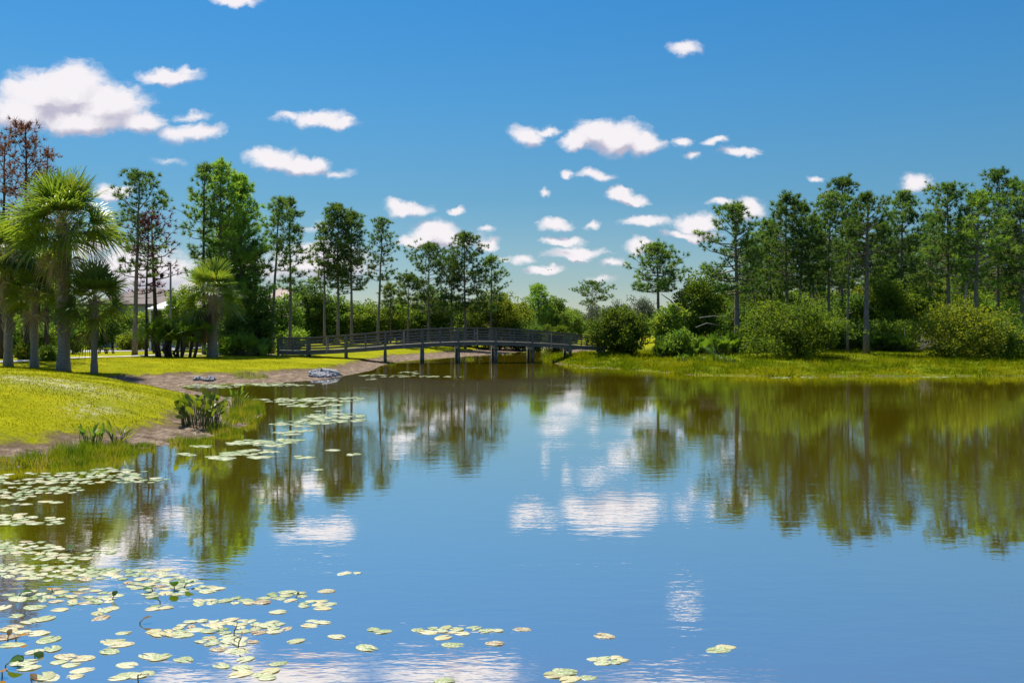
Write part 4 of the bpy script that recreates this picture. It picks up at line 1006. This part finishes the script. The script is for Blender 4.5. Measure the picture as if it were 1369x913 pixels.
marsh(122, 598, 26, .55, .22, .34, .05, 'tuft of upright dark green blades in the shore grass, left one', 63, mat='palmetto')
marsh(160, 594, 18, .45, .2, .36, .05, 'tuft of upright bright green blades in the shore grass, right one', 64)
for k, (px, py, lab) in enumerate(((912, 483, 'dark little marsh plant on the right bank, nearest the bridge'), (936, 484, 'reddish-dark little marsh plant in the right bank grass'), (962, 483, 'bluish green marsh plant patch left of two on the right bank'), (976, 484, 'bluish green marsh plant patch right of two on the right bank'))):
    marsh(px, py, 22, .55, .4, .34, .09, lab, 66 + k, mat='palmetto' if k != 1 else 'oak', thick=.02)

# ---- lily pads
def padmesh(rng, s=1.0):
    b = MB(); n = 20; notch = rng.uniform(.16, .30); a = np.linspace(notch, 2 * math.pi - notch, n)
    rr_ = s * (1 + .05 * np.sin(a * 3 + rng.uniform(0, 6)) + rng.normal(0, .012, n)); el = rng.uniform(.82, 1.0)
    up = .015 * np.sin(a * 2 + rng.uniform(0, 6)) + .012 * np.sin(a * 5 + rng.uniform(0, 6)); up = np.clip(up, -.004, 1) * s * 4
    ring = np.stack([np.cos(a) * rr_, np.sin(a) * rr_ * el, .012 + up], 1); mid = ring * (.55, .55, 1); mid[:, 2] = .012 + up * .2
    V = np.concatenate([[(.05 * s, 0, .010)], mid, ring, ring * (1, 1, 1) - (0, 0, .012 * s * 4)])
    T = [(0, 1 + i, 2 + i) for i in range(n - 1)]; Q = []
    for i in range(n - 1): Q += [(1 + i, 1 + n + i, 2 + n + i, 2 + i), (1 + n + i, 1 + 2 * n + i, 2 + 2 * n + i, 2 + n + i)]
    b.add(V, Q, T); return b
rng = np.random.default_rng(91)
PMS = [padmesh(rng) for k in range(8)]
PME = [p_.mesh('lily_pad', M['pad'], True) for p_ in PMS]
# rafts: photo centre, half sizes, how many, label
RAFT = [(80, 640, 95, 9, 70, 'near'), (150, 632, 45, 7, 24, 'near'), (55, 655, 60, 6, 34, 'near'), (190, 641, 35, 5, 16, 'near'), (22, 664, 25, 4, 10, 'near'), (60, 671, 20, 2, 3, 'near'),
        (28, 695, 42, 8, 20, 'upper'), (70, 696, 12, 6, 5, 'upper'), (20, 675, 18, 2, 4, 'upper'),
        (35, 733, 45, 10, 30, 'left'), (85, 745, 42, 6, 14, 'left'), (130, 738, 30, 3, 5, 'left'), (60, 765, 60, 12, 36, 'left'), (125, 766, 35, 9, 20, 'left'), (10, 762, 18, 10, 8, 'left'),
        (85, 793, 55, 7, 16, 'left'), (110, 802, 45, 6, 12, 'left'), (30, 797, 25, 4, 5, 'left'), (145, 795, 16, 5, 4, 'left'), (42, 803, 20, 3, 3, 'left'),
        (205, 775, 42, 15, 34, 'mid'), (245, 783, 28, 8, 10, 'mid'), (277, 787, 18, 5, 6, 'mid'), (182, 765, 20, 5, 6, 'mid'), (215, 795, 24, 3, 5, 'mid'),
        (330, 803, 34, 5, 12, 'right'), (386, 796, 24, 7, 13, 'right'), (275, 805, 14, 4, 5, 'right'), (423, 808, 22, 7, 9, 'right'), (420, 833, 12, 4, 4, 'right'),
        (310, 838, 78, 10, 40, 'right'), (225, 847, 26, 5, 9, 'right'), (300, 856, 40, 6, 12, 'right'), (310, 866, 24, 5, 5, 'right'), (210, 812, 18, 4, 4, 'right'),
        (612, 843, 58, 4, 15, 'stray'), (813, 882, 26, 4, 7, 'stray'), (508, 842, 10, 3, 4, 'stray'), (465, 766, 16, 1, 4, 'stray')]
SING = [(80, 815), (47, 812), (155, 857), (165, 846), (70, 867), (88, 878), (47, 871), (38, 893), (33, 886), (80, 885), (95, 889), (109, 880), (58, 904), (66, 906), (110, 896), (100, 904), (18, 838), (36, 832), (48, 829), (10, 842), (30, 845), (60, 827), (50, 845), (65, 855), (52, 847),
        (215, 879), (245, 881), (160, 906), (185, 903), (200, 877), (197, 900), (320, 872), (328, 881), (296, 890), (324, 893), (322, 901), (372, 887), (362, 897), (348, 902), (358, 906), (145, 858), (162, 862), (146, 871), (170, 889), (170, 903),
        (593, 852), (605, 862), (662, 860), (698, 841), (490, 866), (808, 850), (960, 869), (970, 865), (756, 898), (762, 908), (744, 902), (787, 905), (595, 910), (450, 851), (396, 857), (437, 790), (372, 818), (205, 844), (16, 862), (8, 852), (24, 801), (130, 820), (140, 815), (150, 813), (5, 812), (20, 823), (135, 826)]
FARR = [(325, 513.5, 70, 2.4, 90), (285, 516, 40, 3, 40), (380, 515, 40, 1.5, 30), (385, 535, 50, 3, 40), (440, 534, 44, 3.5, 50), (415, 541, 40, 3, 30), (470, 532, 16, 1.5, 10), (440, 549, 16, 2, 6), (450, 556, 42, 3.5, 40), (425, 563, 36, 4, 30), (400, 569, 14, 2, 6), (470, 562, 20, 1.5, 8), (375, 566, 12, 2, 6), (395, 578, 25, 3, 12), (388, 590, 22, 3, 12), (370, 596, 16, 2, 6),
        (335, 592, 28, 4, 22), (345, 603, 26, 2.5, 12), (310, 607, 26, 2, 12), (285, 613, 20, 3, 8), (250, 607, 12, 2, 5), (262, 597, 18, 1.5, 6), (405, 611, 12, 1.5, 5), (350, 611, 10, 1.5, 4), (443, 601, 6, 1, 2), (475, 608, 8, 1, 2), (420, 628, 6, .8, 1),
        (500, 502, 22, 1.5, 12), (550, 503, 40, 1.5, 22), (600, 503.5, 25, .8, 8), (548, 498, 14, 2, 10), (495, 507, 10, 1, 4), (790, 492, 30, .7, 8), (1060, 505, 40, .8, 12), (1250, 504.5, 20, .5, 5)]
LBL = {'near': 'pale round lily pad in the long raft floating against the near grassy shore', 'upper': 'lily pad in the small raft with upturned white edges below the shore raft',
       'left': 'pale lily pad in the wide dense raft along the left photo edge', 'mid': 'pale lily pad in the raft around the dark green raised leaves',
       'right': 'pale yellow lily pad in the loose raft stretching over the blue reflection', 'stray': 'lily pad in a small stray group far from the shore rafts',
       'single': 'single pale lily pad floating apart on the near water', 'far': 'small far lily pad'}
GRP = {'near': 'shore raft of lily pads', 'upper': 'upturned raft of lily pads', 'left': 'left raft of lily pads', 'mid': 'raft round the raised leaves', 'right': 'loose raft of lily pads', 'stray': 'stray lily pads', 'single': 'single lily pads'}
pads = []
for px, py, sx, sy, n, key in RAFT:
    n = int(n * .88); got = []; tries = 0
    while len(got) < n and tries < n * 30:
        tries += 1; a_ = rng.uniform(0, 6.28); q = math.sqrt(rng.random()); w = W0(px + sx * q * math.cos(a_), py + sy * q * math.sin(a_)); s = rng.uniform(.052, .098) * (1.25 if py < 700 else 1)
        if all(math.hypot(*(w - w2)) > .78 * (s + s2) for w2, s2, _ in pads[-160:]) : got.append(w); pads.append((w, s, key))
for px, py in SING: pads.append((W0(px, py), rng.uniform(.07, .11), 'single'))
nfar0 = len(pads)
for px, py, sx, sy, n in FARR:
    for k in range(n):
        a_ = rng.uniform(0, 6.28); q = math.sqrt(rng.random()); pads.append((W0(px + sx * q * math.cos(a_), py + sy * q * math.sin(a_)), rng.uniform(.10, .22), 'far'))
order = sorted(range(nfar0), key=lambda k: -pads[k][1] / pads[k][0][1])
land = sdist(np.array([p_[0][0] for p_ in pads]), np.array([p_[0][1] for p_ in pads])) > -.02
order = [k for k in order if not land[k]]
single = order[:290]; rest = set(range(len(pads))) - set(single)
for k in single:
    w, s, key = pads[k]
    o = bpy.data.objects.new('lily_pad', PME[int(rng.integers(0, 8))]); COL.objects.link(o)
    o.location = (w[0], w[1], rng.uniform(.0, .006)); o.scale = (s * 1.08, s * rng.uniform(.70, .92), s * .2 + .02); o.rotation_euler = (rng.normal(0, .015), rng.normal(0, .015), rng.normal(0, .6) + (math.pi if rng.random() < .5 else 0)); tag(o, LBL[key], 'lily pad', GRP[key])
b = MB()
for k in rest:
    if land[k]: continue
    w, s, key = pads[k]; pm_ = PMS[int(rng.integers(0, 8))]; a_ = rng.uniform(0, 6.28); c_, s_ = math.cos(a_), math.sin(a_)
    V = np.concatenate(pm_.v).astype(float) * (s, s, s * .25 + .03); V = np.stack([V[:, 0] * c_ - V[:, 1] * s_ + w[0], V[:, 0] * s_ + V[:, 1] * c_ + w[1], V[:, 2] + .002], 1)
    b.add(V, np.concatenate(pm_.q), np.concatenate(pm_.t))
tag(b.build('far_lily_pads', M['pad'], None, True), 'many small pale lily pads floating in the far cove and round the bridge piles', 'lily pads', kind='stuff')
# raised and yellowed leaves
def heart(L, wd, mat, px, py, hh, label, tilt, az, name='raised_lily_leaf'):
    w = W0(px, py); r = root(name, (w[0], w[1], 0), label, 'lily leaf', 'raised lily leaves', az)
    b = MB(); b.tube([(0, 0, -.05), (.01, 0, hh * .6), (.03, 0, hh)], .006, 5, cap=False); b.build('stalk', M['stem'], r)
    T = np.linspace(0, 1, 9); ww = wd * np.sin(np.clip(T * .9 + .12, 0, 1) * math.pi) ** .8 / 2
    C = np.stack([.03 + T * L * math.cos(tilt), 0 * T, hh + T * L * math.sin(tilt) - .2 * L * T ** 2], 1)
    sd = np.array((0, 1., 0)); V = np.concatenate([C + sd * ww[:, None] + UP * ww[:, None] * .35, C, C - sd * ww[:, None] + UP * ww[:, None] * .35]); I = np.arange(8)
    b = MB(); b.add(V, np.concatenate([np.stack([I, I + 1, I + 10, I + 9], 1), np.stack([I + 9, I + 10, I + 19, I + 18], 1)])); b.build('leaf_blade', M[mat], r, True)
HL = [(233, 787, 'padleaf', .18, 'upright dark green lily leaf, left of the raised pair in the middle raft', .9, -1.3), (246, 785, 'padleaf', .18, 'upright dark green lily leaf, right of the raised pair in the middle raft', .5, -.4),
      (205, 790, 'padleaf', .15, 'curled green lily leaf left of the raised pair', .2, -2.2), (215, 806, 'padleaf', .16, 'green lily leaf lying tilted below the middle raft', .15, 3.0),
      (32, 880, 'padleaf', .20, 'large dark green heart-shaped lily leaf near the lower left corner', -.5, -1.9), (46, 876, 'padleaf', .15, 'smaller green lily leaf beside the large heart-shaped one', -.4, -.6),
      (6, 892, 'padleaf', .20, 'dark green lily leaf at the left photo edge above the orange one', .4, .2), (3, 902, 'padyellow', .17, 'bright orange lily leaf at the left photo edge', .6, -1.2),
      (70, 790, 'padyellow', .13, 'orange yellow lily leaf in the left raft', .3, -1.4), (20, 856, 'padyellow', .14, 'orange brown lily leaf between pale pads at the left', .3, .2), (10, 856, 'padbrown', .13, 'withered brown lily leaf left of the orange brown one', .9, 1.7),
      (186, 834, 'padbrown', .16, 'curled brown lily leaf floating alone below the middle raft', .4, .5), (150, 802, 'padleaf', .12, 'small upright green lily leaf at the edge of the left raft', .9, 1.4), (25, 797, 'padleaf', .18, 'green lily leaf lying over pads at the left edge', .15, .4),
      (41, 905, 'padbrown', .14, 'half green half brown lily leaf with a pale pad in the lower left', -.2, -.8), (184, 906, 'padbrown', .12, 'small brown leaf on a pad at the bottom edge', .4, -1), (312, 850, 'padbrown', .11, 'brown upright stalk leaf in the loose raft', 1.3, 0), (318, 866, 'padyellow', .10, 'orange stub leaf standing in the lower loose raft', 1.4, 0.5),
      (395, 800, 'padleaf', .06, 'tiny green bud on a stalk in the loose raft', 1.0, 1), (98, 737, 'padleaf', .22, 'light green rolled lily leaf at the edge of the left raft', .25, 2.6)]
for px, py, mt, L, lab, tilt, az in HL:
    L *= .66
    heart(L, L * .85 if mt != 'padbrown' else L * .6, mt, px, py, .09 if tilt > 1 else .035, lab, tilt, az)

# ------------------------------------------------------------------ sky, clouds, sun
sunv = unit(np.array((-.30, .40, 1.0)))      # behind the scene, a little to the left, high
el = math.asin(sunv[2]); rot = math.atan2(sunv[0], sunv[1])
w = bpy.data.worlds.new('World'); sc.world = w; w.use_nodes = True; nt = w.node_tree; nt.nodes.clear(); lk = nt.links
sky = N(nt, 'ShaderNodeTexSky', sky_type='NISHITA', sun_disc=False, sun_elevation=el, sun_rotation=rot, altitude=0, air_density=1.0, dust_density=.3, ozone_density=2.5)
tc = N(nt, 'ShaderNodeTexCoord')
sep = N(nt, 'ShaderNodeSeparateXYZ'); lk.new(tc.outputs['Generated'], sep.inputs[0])
def math_(op, a=None, b=None, c=None, clamp=False):
    n = N(nt, 'ShaderNodeMath', operation=op, use_clamp=clamp)
    for i_, v in enumerate((a, b, c)):
        if v is None: continue
        if isinstance(v, (int, float)): n.inputs[i_].default_value = v
        else: lk.new(v, n.inputs[i_])
    return n.outputs[0]
yy = math_('MAXIMUM', sep.outputs['Y'], .08)
u = math_('DIVIDE', sep.outputs['X'], yy); v = math_('DIVIDE', sep.outputs['Z'], yy)
cmb = N(nt, 'ShaderNodeCombineXYZ'); lk.new(u, cmb.inputs[0]); lk.new(v, cmb.inputs[1])
# ragged edges
def wn(scale, detail, amt, vec):
    n = N(nt, 'ShaderNodeTexNoise', inp={'Scale': scale, 'Detail': detail, 'Roughness': .6}); lk.new(vec, n.inputs['Vector'])
    s_ = N(nt, 'ShaderNodeVectorMath', operation='SUBTRACT'); lk.new(n.outputs['Color'], s_.inputs[0]); s_.inputs[1].default_value = (.5, .5, .5)
    m_ = N(nt, 'ShaderNodeVectorMath', operation='SCALE', inp={'Scale': amt}); lk.new(s_.outputs[0], m_.inputs[0])
    a_ = N(nt, 'ShaderNodeVectorMath', operation='ADD'); lk.new(vec, a_.inputs[0]); lk.new(m_.outputs[0], a_.inputs[1])
    z_ = N(nt, 'ShaderNodeVectorMath', operation='MULTIPLY'); lk.new(a_.outputs[0], z_.inputs[0]); z_.inputs[1].default_value = (1, 1, 0); return z_.outputs[0]
wv = wn(24, 6, .030, cmb.outputs[0])
CL = [(55, 128, 62, 36, 1), (95, 122, 60, 36, 1), (140, 140, 66, 34, 1), (30, 150, 55, 26, 1), (110, 160, 80, 22, 1), (185, 162, 40, 18, 1), (256, 176, 44, 13, .8), (262, 155, 26, 6, .45), (228, 101, 44, 12, .8), (250, 94, 24, 6, .6), (428, 161, 46, 13, .8), (455, 167, 26, 8, .8), (385, 159, 20, 8, .45),
      (365, 212, 36, 15, 1), (400, 219, 42, 13, .95), (425, 214, 15, 9, .9), (455, 228, 20, 6, .4), (150, 257, 26, 13, .9), (165, 352, 40, 24, .8), (120, 330, 40, 20, .7), (225, 215, 20, 5, .35),
      (545, 277, 34, 10, .95), (613, 281, 12, 6, .8), (583, 310, 36, 18, .95), (600, 318, 46, 13, .9), (560, 320, 30, 10, .9), (650, 328, 18, 8, .8), (648, 308, 12, 5, .6), (675, 344, 16, 5, .5), (420, 332, 36, 14, .8), (395, 350, 40, 12, .7),
      (800, 176, 38, 20, 1), (828, 184, 50, 22, 1), (862, 193, 28, 17, 1), (775, 188, 30, 11, .9), (706, 182, 26, 14, .8), (730, 174, 22, 6, .6), (760, 230, 10, 7, .7), (795, 232, 24, 7, .65), (727, 257, 10, 5, .5),
      (826, 258, 22, 12, 1), (842, 267, 26, 9, 1), (956, 188, 20, 6, .7), (990, 204, 28, 7, .75), (912, 188, 16, 8, .6), (925, 208, 12, 6, .5), (911, 70, 26, 10, .55), (318, 2, 34, 7, .85),
      (742, 299, 27, 10, .95), (752, 321, 33, 7, .95), (770, 337, 45, 9, .98), (772, 345, 26, 5, .7), (725, 361, 26, 8, .8), (790, 299, 10, 5, .6), (698, 346, 18, 6, .6), (862, 298, 36, 9, .75), (930, 298, 36, 14, .95), (925, 312, 40, 6, .9), (857, 331, 26, 11, .9), (822, 352, 16, 5, .5), (965, 272, 16, 5, .6), (800, 372, 24, 5, .4), (1000, 280, 24, 16, .9),
      (1225, 245, 24, 12, .8), (1087, 241, 12, 5, .5), (1110, 262, 18, 5, .4), (420, 300, 30, 6, .3), (190, 366, 95, 34, .8), (270, 385, 60, 20, .6), (430, 352, 80, 24, .75), (330, 360, 50, 18, .6),
      (390, -34, 110, 24, .9), (600, -30, 110, 22, .85), (250, -40, 70, 16, .6), (900, -55, 120, 20, .5)]
def field(vec):
    acc = None
    for px, py, a_, b_, st in CL:
        s_ = N(nt, 'ShaderNodeVectorMath', operation='MULTIPLY_ADD'); lk.new(vec, s_.inputs[0])
        a2, b2 = a_ * 1.12 / F, b_ * 1.18 / F; u0, v0 = (px - CX) / F, (HZ - py) / F
        s_.inputs[1].default_value = (1 / a2, 1 / b2, 0); s_.inputs[2].default_value = (-u0 / a2, -v0 / b2, 0)
        ln = N(nt, 'ShaderNodeVectorMath', operation='LENGTH'); lk.new(s_.outputs[0], ln.inputs[0])
        d = math_('MULTIPLY_ADD', ln.outputs['Value'], -st, st)
        acc = d if acc is None else math_('SMOOTH_MAX', acc, d, .12) if False else math_('MAXIMUM', acc, d)
    return acc
f0 = field(wv)
off = N(nt, 'ShaderNodeVectorMath', operation='ADD'); lk.new(wv, off.inputs[0]); off.inputs[1].default_value = (-.004, .012, 0)
f1 = field(off.outputs[0])
sq = N(nt, 'ShaderNodeVectorMath', operation='MULTIPLY'); lk.new(wv, sq.inputs[0]); sq.inputs[1].default_value = (.6, 1.3, 1)
nz = N(nt, 'ShaderNodeTexNoise', inp={'Scale': 60, 'Detail': 7, 'Roughness': .66}); lk.new(sq.outputs[0], nz.inputs['Vector'])
dn = math_('MULTIPLY_ADD', math_('SUBTRACT', nz.outputs['Fac'], .5), .9, f0)
dens = N(nt, 'ShaderNodeMapRange', interpolation_type='SMOOTHSTEP', inp={1: -.05, 2: .50}); lk.new(dn, dens.inputs[0])
dens_ = math_('MULTIPLY', dens.outputs[0], .96)
lit = N(nt, 'ShaderNodeMapRange', interpolation_type='SMOOTHSTEP', inp={1: -.20, 2: .45}); lk.new(math_('ADD', math_('SUBTRACT', f1, f0), math_('MULTIPLY', math_('SUBTRACT', nz.outputs['Fac'], .5), .8)), lit.inputs[0])
ccol = N(nt, 'ShaderNodeMix', data_type='RGBA'); lk.new(lit.outputs[0], ccol.inputs[0]); ccol.inputs[6].default_value = (.53, .505, .52, 1); ccol.inputs[7].default_value = (.29, .275, .34, 1)
# sky colour: deepen with height, then paled high overhead as added fill light
hs = N(nt, 'ShaderNodeHueSaturation', inp={'Hue': .5, 'Saturation': 1.0, 'Value': 1.0}); lk.new(sky.outputs[0], hs.inputs['Color'])
tint = ramp(nt, sep.outputs['Z'], [(.0, (.50, .54, .57)), (.041, (.37, .45, .51)), (.124, (.24, .43, .52)), (.174, (.22, .46, .57)), (.22, (.195, .48, .62)), (.315, (.15, .49, .69)), (.37, (.27, .46, .63)), (.55, (.85, .98, 1.1))])
mt = N(nt, 'ShaderNodeVectorMath', operation='MULTIPLY'); lk.new(hs.outputs[0], mt.inputs[0]); lk.new(tint, mt.inputs[1])
SKY = .090
sk = N(nt, 'ShaderNodeVectorMath', operation='SCALE', inp={'Scale': SKY}); lk.new(mt.outputs[0], sk.inputs[0])
front = math_('GREATER_THAN', sep.outputs['Y'], .09)
fac = math_('MULTIPLY', dens_, front)
fin = N(nt, 'ShaderNodeMix', data_type='RGBA'); lk.new(fac, fin.inputs[0]); lk.new(sk.outputs[0], fin.inputs[6]); lk.new(ccol.outputs[2], fin.inputs[7])
dv = N(nt, 'ShaderNodeVectorMath', operation='SCALE', inp={'Scale': 1 / .1}); lk.new(fin.outputs[2], dv.inputs[0])
bg = N(nt, 'ShaderNodeBackground', inp={'Strength': .1}); lk.new(dv.outputs[0], bg.inputs[0])
ow = N(nt, 'ShaderNodeOutputWorld'); lk.new(bg.outputs[0], ow.inputs[0])
w.cycles.sampling_method = 'MANUAL'; w.cycles.sample_map_resolution = 512

sl = bpy.data.lights.new('sun', 'SUN'); sl.energy = 4.2; sl.angle = math.radians(.53); sl.color = (1, .95, .86)
so = bpy.data.objects.new('sun', sl); COL.objects.link(so); so.rotation_euler = Vector(-sunv).to_track_quat('-Z', 'Y').to_euler(); so.location = (-20, 40, 60)

cam = bpy.data.cameras.new('camera'); co = bpy.data.objects.new('camera', cam); COL.objects.link(co); sc.camera = co
co.location = (0, 0, HC); co.rotation_euler = (math.radians(90), 0, 0)
cam.sensor_width = 36; cam.lens = 36 * F / 1369; cam.shift_y = -(456.5 - HZ) / 1369; cam.clip_end = 6000; cam.clip_start = .1

sc.view_settings.view_transform = 'Standard'; sc.view_settings.look = 'None'; sc.view_settings.exposure = .85; sc.view_settings.gamma = 1
sc.render.engine = 'CYCLES'; cy = sc.cycles
cy.max_bounces = 6; cy.diffuse_bounces = 3; cy.glossy_bounces = 3; cy.transmission_bounces = 3; cy.transparent_max_bounces = 4
cy.use_denoising = True; cy.sample_clamp_indirect = 6; cy.caustics_reflective = False; cy.caustics_refractive = False
